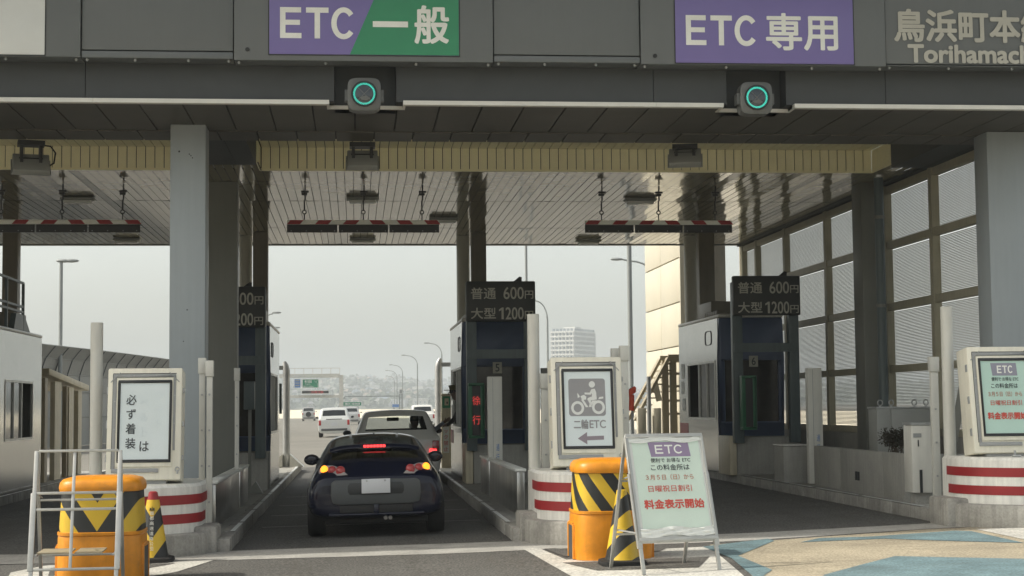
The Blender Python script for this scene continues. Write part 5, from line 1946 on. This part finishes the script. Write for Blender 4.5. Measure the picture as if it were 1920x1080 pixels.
# driver of the wagon
wx, wy, wz = wg.location
J = {'pelvis': ((wx + .37, wy + 2.35, wz + .55), (.15, .13)), 'waist': ((wx + .38, wy + 2.28, wz + .75), (.14, .11)), 'chest': ((wx + .40, wy + 2.24, wz + .92), (.16, .12)),
     'neck0': ((wx + .39, wy + 2.24, wz + 1.04), (.07, .07)), 'neck': ((wx + .39, wy + 2.25, wz + 1.08), .052), 'head0': ((wx + .39, wy + 2.27, wz + 1.13), (.07, .078)), 'head': ((wx + .39, wy + 2.28, wz + 1.21), (.082, .095)), 'crown': ((wx + .39, wy + 2.27, wz + 1.28), (.06, .07)),
     'shr': ((wx + .58, wy + 2.26, wz + .98), .068), 'elr': ((wx + .80, wy + 2.12, wz + 1.06), .048), 'wrr': ((wx + .95, wy + 1.93, wz + 1.19), .032),
     'shl': ((wx + .21, wy + 2.26, wz + .98), .068), 'ell': ((wx + .14, wy + 2.5, wz + .80), .048), 'wrl': ((wx + .3, wy + 2.72, wz + .86), .032),
     'hipr': ((wx + .47, wy + 2.42, wz + .52), .09), 'knr': ((wx + .48, wy + 2.85, wz + .6), .065), 'anr': ((wx + .48, wy + 3.1, wz + .3), .045), 'tor': ((wx + .48, wy + 3.2, wz + .3), .035),
     'hipl': ((wx + .27, wy + 2.42, wz + .52), .09), 'knl': ((wx + .26, wy + 2.85, wz + .6), .065), 'anl': ((wx + .26, wy + 3.1, wz + .3), .045), 'tol': ((wx + .26, wy + 3.2, wz + .3), .035)}
B = [('pelvis', 'waist', 0), ('waist', 'chest', 0), ('chest', 'neck0', 0), ('neck0', 'neck', 1), ('neck', 'head0', 1), ('head0', 'head', 1), ('head', 'crown', 1),
     ('chest', 'shr', 0), ('shr', 'elr', 0), ('elr', 'wrr', 0), ('chest', 'shl', 0), ('shl', 'ell', 0), ('ell', 'wrl', 0),
     ('pelvis', 'hipr', 2), ('hipr', 'knr', 2), ('knr', 'anr', 2), ('anr', 'tor', 2), ('pelvis', 'hipl', 2), ('hipl', 'knl', 2), ('knl', 'anl', 2), ('anl', 'tol', 2)]
hand(J, B, 'wrr', J['wrr'][0], (.75, -.15, .45), (0, -1, 0), 1)
hand(J, B, 'wrl', J['wrl'][0], (.3, .9, .1), (0, 0, 1), 1)
hc = Vector(J['head'][0]) + Vector((0, 0, .02))
person('person', 'wagon driver reaching a pale blue sleeved arm out to the booth', J, B, [K['shirt'], K['shade_skin'], K['navy']], headparts(hc, (.35, 1, 0), K['hair']))


# ------------------------------------------------------------------ behind the gate
# cream panelled building and its stair
BXX = 7.6
ya, yb = onX(1276, 560, BXX).y, onX(1210, 560, BXX).y
t = thing('cream_building', 'sunlit cream panelled building behind booth 6', 'building', (BXX + 2, ya, gz(BXX)))
MB().box(BXX + .05, BXX + 1.1, ya + .05, yb, -.1, 12).build('core', K['perf'], t)
zj = [onX(1240, y, BXX).z for y in (820, 735, 655, 577, 498, 420)]
zj = [.1 + 1.17 * k + .3 for k in range(0)] or zj
d0 = zj[-1] - zj[-2]
zj += [zj[-1] + d0 * k for k in range(1, 5)]
ymid = onX(1239, 560, BXX).y
q = MB()
for z0, z1 in zip([.0] + zj, zj):
    for u, v in ((ya + .06, ymid), (ymid, yb)):
        q.box(BXX, BXX + .05, u + .012, v - .012, z0 + .014, z1 - .014)
q.build('cladding_panel', K['wallc'], t, bevel=.008)
MB().box(BXX - .005, BXX + .12, ya - .02, ya + .05, 0, 12).build('corner_trim', K['wallc'], t)
q = MB()
for k in range(9):
    for i in range(9):
        q.box(BXX + .25 + i * .06, BXX + .28 + i * .06, ya + .035, ya + .05, 2.2 + k * .6, 2.45 + k * .6)
q.build('vent_slot', K['interior'], t)
tag(MB().box(onY(1256, 700, 38.6).x, 9.0, 38.62, 38.9, gz(8), 1.35).build('low_wall', K['barrier']), 'low sunlit white wall below the outside stair', 'low wall')

t = thing('outside_stair', 'brown steel stair climbing beside the cream building', 'stair', (7.4, 37.6, gz(7.4)))
sa, sb = onY(1186, 788, 37.6), onY(1248, 672, 37.6)
for yy in (37.3, 38.3):
    q = MB().bar((sa.x, yy, sa.z), (sb.x, yy, sb.z), .06, .26)
    q.bar((sb.x, yy, sb.z), (sb.x + 1.6, yy, sb.z), .06, .16)
    q.build('stringer', K['stair'], t)
q = MB()
for k in range(9):
    u = (k + .5) / 9
    x, z = sa.x + (sb.x - sa.x) * u, sa.z + (sb.z - sa.z) * u
    q.box(x + .02, x + .2, 37.34, 38.26, z - .06, z - .03)
q.build('tread', K['stair'], t)
q = MB()
for px in (1262, 1247):
    x = onY(px, 700, 37.4).x
    q.box(x - .07, x + .07, 37.35, 37.5, gz(7.4), sb.z - .05)
q.build('stair_post', K['stair'], t)
q = MB()
for k, py in enumerate((700, 724, 751, 776)):
    z = onY(1270, py, 37.5).z
    q.box(onY(1252, 700, 37.5).x, onY(1300, 700, 37.5).x, 37.6, 38.2, z - .025, z + .025)
q.build('upper_tread', K['stair'], t)
MB().bar(onY(1228, 718, 37.25) + Vector((0, 0, 0)), onY(1236, 752, 37.25), .12, .1).build('junction_box', K['wallc'], t)
for a, b, nm in ((1196, 1212, 'left'), (1226, 1240, 'right')):
    x0, x1, z0, z1 = rectY(a, 765, b, 815, 36.9)
    tag(MB().box(x0, x1, 36.9, 37.1, gz(7) + .1, z1).build('white_panel', K['wallc'], bevel=.01), 'white upright panel at the stair foot, the %s one' % nm, 'panel', 'white panels at the stair foot')
x, z1 = onY(1216, 706, 36.6).x, onY(1216, 706, 36.6).z
tag(MB().tube([(x, 36.6, gz(x) + .1), (x, 36.6, z1)], .05, 12).build('bollard_post', K['galv'], smooth=True), 'grey round post between the lamp pole and the stair', 'post')

# orange red warning baton on a thin stand
Yb = 27.5
p = onY(1185, 745, Yb)
t = thing('warning_baton', 'red plastic warning light on a thin stand', 'warning light', (p.x, Yb, gz(p.x) + KH))
MB().tube([(p.x, Yb, gz(p.x) + KH), (p.x, Yb, onY(1185, 768, Yb).z)], .018, 8).build('stand', K['galv'], t)
q = MB().tube([onY(1184, 770, Yb), onY(1184.5, 740, Yb)], .045, 12)
q.build('grip', K['redflag'], t, smooth=True)
q = MB().prism([(onY(x, y, Yb).x, onY(x, y, Yb).z) for x, y in ((1179, 744), (1179, 730), (1189, 724), (1192, 727), (1191, 736), (1184, 740))], 'y', Yb - .06, Yb + .06)
q.build('head', K['redflag'], t, bevel=.01)

# cream notice post with red kana beside booth 5
Yn = 36.0
a, b, c, d = rectY(828, 738, 849, 884, Yn)
t = thing('notice_post', 'cream notice post with red kana beside the booth 5 window', 'notice', ((a + b) / 2, Yn, gz(a) + KH))
MB().box(a, b, Yn, Yn + .2, gz(a) + KH, d).build('case', K['signcream'], t, bevel=.01)
x0, x1, z0, z1 = rectY(829.5, 743, 844, 765, Yn)
MB().box(x0, x1, Yn - .014, Yn - .002, z0, z1).build('green_plate', K['green'], t)
x0, x1, z0, z1 = rectY(833.5, 747, 841, 760, Yn)
MB().box(x0, x1, Yn - .02, Yn - .0145, z0, z1).build('white_plate', K['signcream'], t)
x0, x1, z0, z1 = rectY(837, 753, 839.5, 757, Yn)
MB().box(x0, x1, Yn - .026, Yn - .0205, z0, z1).build('dark_mark', K['ink'], t)
x0, x1, z0, z1 = rectY(831, 800, 842, 849, Yn)
MB().box(x0, x1, Yn - .014, Yn - .002, z0, z1).build('white_strip', K['whitep'], t)
textY('ッ\nク\n禁\n止', K['redtx'], t, 832, 806, 840.5, 846, Yn - .018, .004)

# thick lamp pole and tall pole behind the gate
for px, Y, w_, lb in ((1181.5, 46, .075, 'thick grey pole left of the cream building'), (987.5, 60, .055, 'thin tall grey pole rising behind the booth 5 price board')):
    x = onY(px, 600, Y).x
    tag(MB().tube([(x, Y, gz(x)), (x, Y, 14)], [w_, w_ * .8], 14).build('tall_pole', K['lampm'], smooth=True), lb, 'pole')


def streetlamp(pole_px, arm_px, arm_py, Y, label, twin=False):
    p = onY(pole_px, 765, Y)
    e = onY(arm_px, arm_py, Y)
    g = gz(p.x)
    t = thing('street_lamp', label, 'street lamp', (p.x, Y, g), 0, 'street lamps along the road')
    sg = 1 if e.x > p.x else -1
    Lx = abs(e.x - p.x)
    pts = [(p.x, Y, g), (p.x, Y, e.z - 1.6)]
    for k in range(1, 8):
        a = k / 7 * math.pi / 2
        pts.append((p.x + sg * Lx * .62 * (1 - math.cos(a)), Y, e.z - 1.6 + 1.5 * math.sin(a)))
    pts.append((e.x - sg * .55, Y, e.z))
    if twin:
        pts = [(p.x, Y, g), (p.x, Y, e.z + .1)]
    rs = [.11, .08] + [.05] * (len(pts) - 2)
    MB().tube(pts, rs, 10).build('pole', K['lampm'], t, smooth=True)
    for dx in ((0,) if not twin else (0, -.32)):
        q = MB().lathe([(.02, -.42), (.12, -.3), (.15, .1), (.1, .4), (.02, .5)], 0, 0, 0, 12)
        q.v = [Vector((e.x - sg * .25 + dx * sg + v.z * .8, Y + v.x, e.z + v.y * .6 + (.1 if twin else 0))) for v in q.v]
        q.build('lamp_head', K['lampm'], t, smooth=True)
    if twin:
        MB().bar((p.x - .1, Y, e.z + .1), (e.x, Y, e.z + .1), .07, .07).build('cross_arm', K['lampm'], t)


streetlamp(112, 142, 493, 78, 'twin headed lamp above the noise barrier at the left', True)
streetlamp(1240, 1147, 486, 92, 'lamp arm reaching left from behind the cream building')
streetlamp(1028, 990, 562, 134, 'tall lamp right of the booth 5 price board')
streetlamp(829, 796, 643, 218, 'nearest lamp of the curving row, close to booth 5')
streetlamp(783, 753, 666, 265, 'second lamp of the curving row along the road')
streetlamp(755, 730, 684, 325, 'third lamp of the curving row along the road')
streetlamp(744.5, 723, 694.5, 375, 'fourth lamp of the curving row along the road')
streetlamp(740, 723, 705, 435, 'farthest lamp of the curving row along the road')
streetlamp(490, 524, 586, 132, 'upper of the two lamp arms poking out beside the left booth')
streetlamp(489, 523, 614, 172, 'lower of the two lamp arms poking out beside the left booth')


# barriers along the road, curving left
def barrier(pts, h, m, label, th=.25):
    q = MB()
    n = len(pts)
    v = []
    for i, (x, y) in enumerate(pts):
        a, b = Vector((*pts[max(i - 1, 0)], 0)), Vector((*pts[min(i + 1, n - 1)], 0))
        d = (b - a).normalized()
        nn = Vector((d.y, -d.x, 0)) * th
        v += [(x, y, gz(x) - .1), (x, y, h), (x + nn.x, y + nn.y, h), (x + nn.x, y + nn.y, gz(x) - .1)]
    f = []
    for i in range(n - 1):
        f += [(4 * i + k, 4 * i + (k + 1) % 4, 4 * i + 4 + (k + 1) % 4, 4 * i + 4 + k) for k in range(4)]
    f += [(0, 1, 2, 3), (4 * n - 4, 4 * n - 1, 4 * n - 2, 4 * n - 3)]
    q.add(v, f)
    return tag(q.build('road_barrier', m), label, 'barrier')


def bez(p, n=24):
    o = []
    for i in range(n + 1):
        t_ = i / n
        q_ = [Vector(a) for a in p]
        while len(q_) > 1: q_ = [a.lerp(b, t_) for a, b in zip(q_, q_[1:])]
        o.append((q_[0].x, q_[0].y))
    return o


barrier(bez([(15, 44), (15, 130), (16, 210), (4, 320), (-90, 420)]), 1.28, K['barrier'], 'long sunlit concrete barrier curving along the right of the road')
barrier(bez([(-13, 118), (-12, 190), (-18, 260), (-120, 360)]), 1.0, K['barrier'], 'low concrete barrier along the left of the far road')

# noise barrier on the left
wp = [onX(px, 700, 1) for px in ()]
path = bez([(-18.5, 52), (-15, 70), (-11.2, 92), (-10.6, 118)], 34)
t = thing('noise_barrier', 'tall curved noise barrier with gridded panels at the left', 'noise barrier', (-13, 80, gz(-13)))
prof = [(0, -.2), (0, 1.2), (0, 2.4), (.05, 3.2), (.28, 3.9), (.72, 4.45)]
q = MB()
v = []
for x, y in path: v += [(x + a, y, z) for a, z in prof]
m = len(prof)
q.add(v, [(i * m + j, i * m + j + 1, i * m + m + j + 1, i * m + m + j) for i in range(len(path) - 1) for j in range(m - 1)])
q.build('panel', K['fenceb'], t)
for i, (x, y) in enumerate(path):
    if i % 1 == 0:
        q = MB()
        q.rings([[(x + a + dx, y + dy, z) for dx, dy in ((.01, -.03), (.05, -.03), (.05, .03), (.01, .03))] for a, z in prof])
        q.build('post', K['fencep'], t)
for k, (a, z) in enumerate(((.02, 1.2), (.02, 2.4), (.05, 3.2), (.28, 3.9), (.72, 4.45))):
    q = MB().tube([(x + a + .01, y, z) for x, y in path], .03, 5)
    q.build('rail', K['antenna'] if k == 4 else K['fenceb'], t)

# cream shelter on the far left island
SX = -6.38
t = thing('entrance_shelter', 'cream panelled shelter behind the silver booth at the far left', 'shelter', (SX, 36, gz(SX)))
y0_, y1_ = onX(84, 800, SX).y, onX(160, 800, SX).y
z0_, z1_ = onX(84, 690, SX).z, onX(160, 722, SX).z
q = MB()
q.add([(x, y, z) for x in (SX - 1.3, SX + .08) for y, z in ((y0_, z0_), (y1_, z1_), (y1_, z1_ - .14), (y0_, z0_ - .14))], [(0, 1, 2, 3), (7, 6, 5, 4), (0, 4, 5, 1), (1, 5, 6, 2), (2, 6, 7, 3), (3, 7, 4, 0)])
q.build('roof', K['signcream'], t, bevel=.02)
for u, w_, m in ((0, .3, 'stair'), (.22, .75, 'signcream'), (.5, .1, 'stair'), (.56, .6, 'signcream'), (.8, .5, 'signcream')):
    y = y0_ + (y1_ - y0_) * u
    MB().box(SX - .1, SX, y, y + w_, gz(SX) + KH, z0_ + (z1_ - z0_) * u - .2).build('side_panel', K[m], t)
MB().box(SX - 1.3, SX - 1.2, y0_, y1_, gz(SX), z1_ - .2).build('rear_panel', K['stair'], t)

# small things hanging by the left booth
a, b, c, d = rectY(518, 719, 528, 776, 36.5)
t = tag(MB().box(a, b, 36.5, 36.7, c, d).build('signal_box', K['frame'], bevel=.01), 'slate box hanging right of the left booth', 'box')
a, b, c, d = rectY(457, 715, 477, 768, 27.4)
t = thing('side_box', 'slate box on a thin stand before the left booth', 'box', ((a + b) / 2, 27.4, gz(a) + KH))
MB().box(a, b, 27.4, 27.6, c, d).build('case', K['frame'], t, bevel=.01)
MB().box((a + b) / 2 - .02, (a + b) / 2 + .03, 27.5, 27.56, gz(a) + KH, c).build('stand', K['cold'], t)
MB().prism([(a + .02, gz(a) + KH), (b + .14, gz(a) + KH), (b + .02, gz(a) + KH + .2)], 'y', 27.46, 27.6).build('foot', K['cold'], t)
x = onY(1016, 600, 28.4).x
tag(MB().box(onY(1015, 750, 29.0).x, onY(1027, 750, 29.0).x, 29.0, 29.1, gz(3), onY(1020, 690, 29).z).build('grey_upright', K['fenceb']), 'grey upright behind the motorcycle sign at its left', 'post')


# ------------------------------------------------------------------ far signs and gantries
def gsign(name, x0, y0, x1, y1, Y, m, label, legs=True, extra=None):
    a, b, c, d = rectY(x0, y0, x1, y1, Y)
    t = thing(name, label, 'road sign', ((a + b) / 2, Y, 0))
    MB().box(a, b, Y, Y + .15, c, d).build('sign_face', m, t)
    q = MB()
    w_ = .012 * (b - a) + .04
    q.box(a, b, Y - .03, Y - .005, d - w_, d).box(a, b, Y - .03, Y - .005, c, c + w_).box(a, a + w_, Y - .03, Y - .005, c + w_, d - w_).box(b - w_, b, Y - .03, Y - .005, c + w_, d - w_)
    q.build('border', K['whitep'], t)
    if legs:
        q = MB()
        for x in (a + (b - a) * .2, b - (b - a) * .2): q.box(x - .08, x + .08, Y + .16, Y + .3, -.1, d)
        q.build('post', K['lampm'], t)
    return t, a, b, c, d


YG = 205
t = thing('sign_gantry', 'white double beam gantry carrying green and blue signs', 'gantry', (-8, YG, 0))
for y0, y1 in ((701, 708), (741, 746)):
    a, b, c, d = rectY(519, y0, 637, y1, YG + .6)
    MB().box(a - 12, b, YG + .6, YG + 1.6, c, d).build('beam', K['gantry'], t)
q = MB()
a, b, c, d = rectY(519, 697, 637, 708, YG + .6)
for k in range(8): q.box(a + (b - a) * k / 7 - .03, a + (b - a) * k / 7 + .03, YG + .7, YG + .76, d - .3, d + .45)
q.box(a - 12, b, YG + .7, YG + .76, d + .40, d + .46)
q.build('railing', K['gantry'], t)
q = MB()
for px in (519, 640):
    x = onY(px, 740, YG + 1).x
    q.box(x - .25, x + .25, YG + .7, YG + 1.5, -.2, c + .3)
q.build('leg', K['gantry'], t)
t, a, b, c, d = gsign('direction_sign', 566.5, 710.5, 598, 727.5, YG, K['greensign'], 'green direction sign on the white gantry', False)
text('杉田', K['whitep'], t, (a + (b - a) * .14, YG - .012, c + (d - c) * .55), ((b - a) * .42, 0, 0), (0, 0, (d - c) * .34), .01)
text('Sugita', K['whitep'], t, (a + (b - a) * .18, YG - .012, c + (d - c) * .36), ((b - a) * .3, 0, 0), (0, 0, (d - c) * .13), .01)
text('出口 200m', K['whitep'], t, (a + (b - a) * .07, YG - .012, c + (d - c) * .08), ((b - a) * .6, 0, 0), (0, 0, (d - c) * .2), .01)
q = MB()
for p0_, p1_ in (((.7, .85), (.92, .45)), ((.92, .45), (.92, .12)), ((.92, .85), (.8, .66))):
    q.bar((a + (b - a) * p0_[0], YG - .01, c + (d - c) * p0_[1]), (a + (b - a) * p1_[0], YG - .01, c + (d - c) * p1_[1]), .02, .13)
q.build('arrow', K['whitep'], t)
t, a, b, c, d = gsign('direction_sign', 551.5, 710.5, 564, 727.5, YG, K['bluesign'], 'small blue sign left of the green gantry sign', False)
for k in range(3):
    MB().box(a + .12, b - .15, YG - .012, YG - .002, d - .28 - k * .3, d - .14 - k * .3).build('text_bar', K['antenna'], t)
t, a, b, c, d = gsign('message_sign', 565, 731.5, 617.5, 739, YG, K['black'], 'long black message sign below the green gantry sign', False)
text('渋滞注意', K['ledred'], t, (a + (b - a) * .34, YG - .035, c + (d - c) * .18), ((b - a) * .45, 0, 0), (0, 0, (d - c) * .62), 0)
t, a, b, c, d = gsign('direction_sign', 643, 753, 678.5, 761.5, 300, K['greensign'], 'low green sign above the silver van')
text('横浜 湾岸線', K['whitep'], t, (a + (b - a) * .1, 299.95, c + (d - c) * .25), ((b - a) * .8, 0, 0), (0, 0, (d - c) * .5), .01)
gsign('direction_sign', 735, 757.5, 751, 764, 330, K['bluesign'], 'tiny blue sign right of the low green sign')
gsign('square_sign', 748.5, 730, 754.5, 738, 265, K['lampm'], 'small square grey sign among the street lamps')
t = thing('thin_gantry', 'thin dark gantry spanning the far road', 'gantry', (4, 310, 0))
a, b, c, d = rectY(648, 742.2, 749, 744, 310)
MB().box(a, b, 310, 310.4, c, d).build('beam', K['lampm'], t)
MB().tube([(a, 310.2, d), (a - .8, 310.2, d - .8), (a - 1.6, 310.2, d - 2.5), (a - 1.9, 310.2, -.2)], .12, 8).build('leg', K['lampm'], t)
MB().box(b - .1, b + .1, 310, 310.4, -.2, d + .2).build('leg', K['lampm'], t)

# ------------------------------------------------------------------ the hazy city
YT = 1100
p = onY(1077, 765, YT)
TH = onY(1077, 620, YT).z
t = thing('apartment_tower', 'tall hazy apartment tower above the motorcycle sign', 'building', (p.x, YT, 0), R(-33))
LA, LB = 17.0, 35.0


def tower_part(q, x0, x1, y0, y1, z0, z1): q.box(x0, x1, y0, y1, z0, z1)


MB().box(-LA + .6, -.6 + LB * 0 + .0, .6, LB, 0, TH).build('wall', K['tower'], t, local=True)
nf = 17
for k in range(nf):
    z = 2 + k * TH / nf
    q = MB()
    q.box(-LA, .6, -.7, .598, z, z + 1.1)
    q.box(.002, .9, .6, LB - 3, z, z + 1.1)
    q.build('balcony_slab', K['tower'], t, local=True)
    q = MB()
    for i in range(6): q.box(-LA + 1 + i * 2.7, -LA + 3.0 + i * 2.7, .55, .597, z + 1.15, z + 2.7)
    for i in range(12): q.box(.0015, .05, 1.5 + i * 2.7, 3.6 + i * 2.7, z + 1.15, z + 2.7)
    q.build('window_row', K['towerw'], t, local=True)
q = MB()
for i in range(7): q.box(-LA + .3 + i * 2.7, -LA + .75 + i * 2.7, -.72, .59, 0, TH)
for i in range(13): q.box(.003, .95, .8 + i * 2.7, 1.2 + i * 2.7, 0, TH)
q.build('fin', K['tower'], t, local=True)
MB().box(-11, -2, 7, 17, TH, TH + 3.0).build('roof_house', K['tower'], t, local=True)

# hill: a terrain sheet rising behind
ridge = [(-2600, 745), (300, 735), (440, 716), (560, 709), (635, 706), (673, 703), (690, 703.5), (708, 709), (735, 707), (756, 710), (771, 713), (783, 717), (812, 717), (842, 715), (900, 722), (1010, 731), (1200, 733), (1500, 722), (1900, 720), (4500, 735)]
YR = 2400


def rz(x):
    px = 667 + x / YR * F
    for (a, b), (c, d) in zip(ridge, ridge[1:]):
        if a <= px <= c:
            u = (px - a) / (c - a)
            return 1.5 + (764 - (b + (d - b) * u)) / F * YR - 4
    return 5


def hz(x, y):
    u = max(0, min(1, (y - 1350) / (YR - 1350)))
    return -1.0 + (rz(x) + 1) * (u ** .9) * (1 + .08 * math.sin(x * .021 + y * .013) * (u < .99))


q = MB()
xs = [-2500 + i * 40 for i in range(140)]
ysl = [1350 + 75 * k for k in range(15)] + [2700, 3300]
v = [(x, y, hz(x, min(y, YR)) * (1 if y <= YR else .75)) for y in ysl for x in xs]
n = len(xs)
q.add(v, [(j * n + i, j * n + i + 1, (j + 1) * n + i + 1, (j + 1) * n + i) for j in range(len(ysl) - 1) for i in range(n - 1)])
struct(q.build('hills', K['hill'], loc=(0, 0, 0), smooth=True))
q = MB()
for _ in range(2600):
    y = random.uniform(1380, 2420)
    px = random.uniform(480, 1260) if random.random() < .8 else random.uniform(1250, 1900)
    x = (px - 667) / F * y
    z = hz(x, min(y, YR))
    r_ = random.uniform(2.5, 6)
    for k in range(7):
        c = Vector((x + random.gauss(0, r_ * .6), y + random.gauss(0, r_ * .4), z + random.uniform(.1, 1.1) * r_))
        u = Vector((random.gauss(0, 1), random.gauss(0, 1), random.gauss(0, 1))).normalized() * r_ * .55
        w2 = u.cross(Vector((random.gauss(0, 1), random.gauss(0, 1), 1))).normalized() * r_ * .5
        q.add([c - u, c + w2, c + u, c - w2], [(0, 1, 2, 3)])
wd = q.build('hill_trees', K['leafg'], loc=(0, 0, 0))
wd['kind'] = 'stuff'


def house(name, w_, d_, h_, wall, roof, hip):
    o = thing(name, 'small distant house on the hazy hillside', 'house', (0, 0, -50), 0, 'houses on the hazy hillside')
    MB().box(-w_ / 2, w_ / 2, -d_ / 2, d_ / 2, -2, h_).build('wall', K[wall], o, local=True)
    rh = 2.2 if hip else .4
    e = .5
    q = MB()
    i = .32 if hip else .02
    q.add([(-w_ / 2 - e, -d_ / 2 - e, h_), (w_ / 2 + e, -d_ / 2 - e, h_), (w_ / 2 + e, d_ / 2 + e, h_), (-w_ / 2 - e, d_ / 2 + e, h_),
           (-w_ / 2 + w_ * i, 0, h_ + rh), (w_ / 2 - w_ * i, 0, h_ + rh)], [(0, 1, 5, 4), (1, 2, 5), (2, 3, 4, 5), (3, 0, 4), (3, 2, 1, 0)])
    q.build('roof', K[roof], o, local=True)
    q = MB()
    for z in (.7, 3.0):
        if z + 1.3 < h_:
            for x in (-.3, .02, .3): q.box(w_ * x - .7, w_ * x + .7, -d_ / 2 - .04, -d_ / 2 - .01, z, z + 1.4)
    q.build('window', K['towerw'], o, local=True)
    return o


protos = [house('house', random.uniform(4.5, 8.5), random.uniform(5, 7), random.uniform(3.6, 5.4), 'house%d' % (k % 5), 'roof%d' % (k % 4), True) for k in range(7)]
protos += [house('house', random.uniform(10, 18), 8, random.uniform(6, 10), 'house%d' % (k % 4), 'roof3', False) for k in range(3)]
used = set()
for k in range(294):
    y = random.uniform(1400, 2380)
    px = random.uniform(500, 1010) if k < 270 else random.uniform(1175, 1215)
    x = (px - 667) / F * y
    i = random.randrange(7) if random.random() < .88 else random.randrange(7, 10)
    o = protos[i] if i not in used else copy_tree(protos[i])
    used.add(i)
    o.location = (x, y, hz(x, y) - .2)
    o.rotation_euler = (0, 0, random.uniform(-.6, .6))

# ------------------------------------------------------------------ haze
HAZE = .00062
hm = bpy.data.materials.new('haze_air')
hm.use_nodes = True
hn = hm.node_tree.nodes
hn.remove(hn['Principled BSDF'])
vp = hn.new('ShaderNodeVolumePrincipled')
vp.inputs['Color'].default_value = (.82, .885, .915, 1)
vp.inputs['Density'].default_value = HAZE
vp.inputs['Anisotropy'].default_value = .0
hm.node_tree.links.new(vp.outputs[0], hn['Material Output'].inputs['Volume'])
hz_ = MB().box(-4300, 4300, -120, 6300, -4, 95).build('haze', hm, loc=(0, 0, 0))
hz_['kind'] = 'stuff'
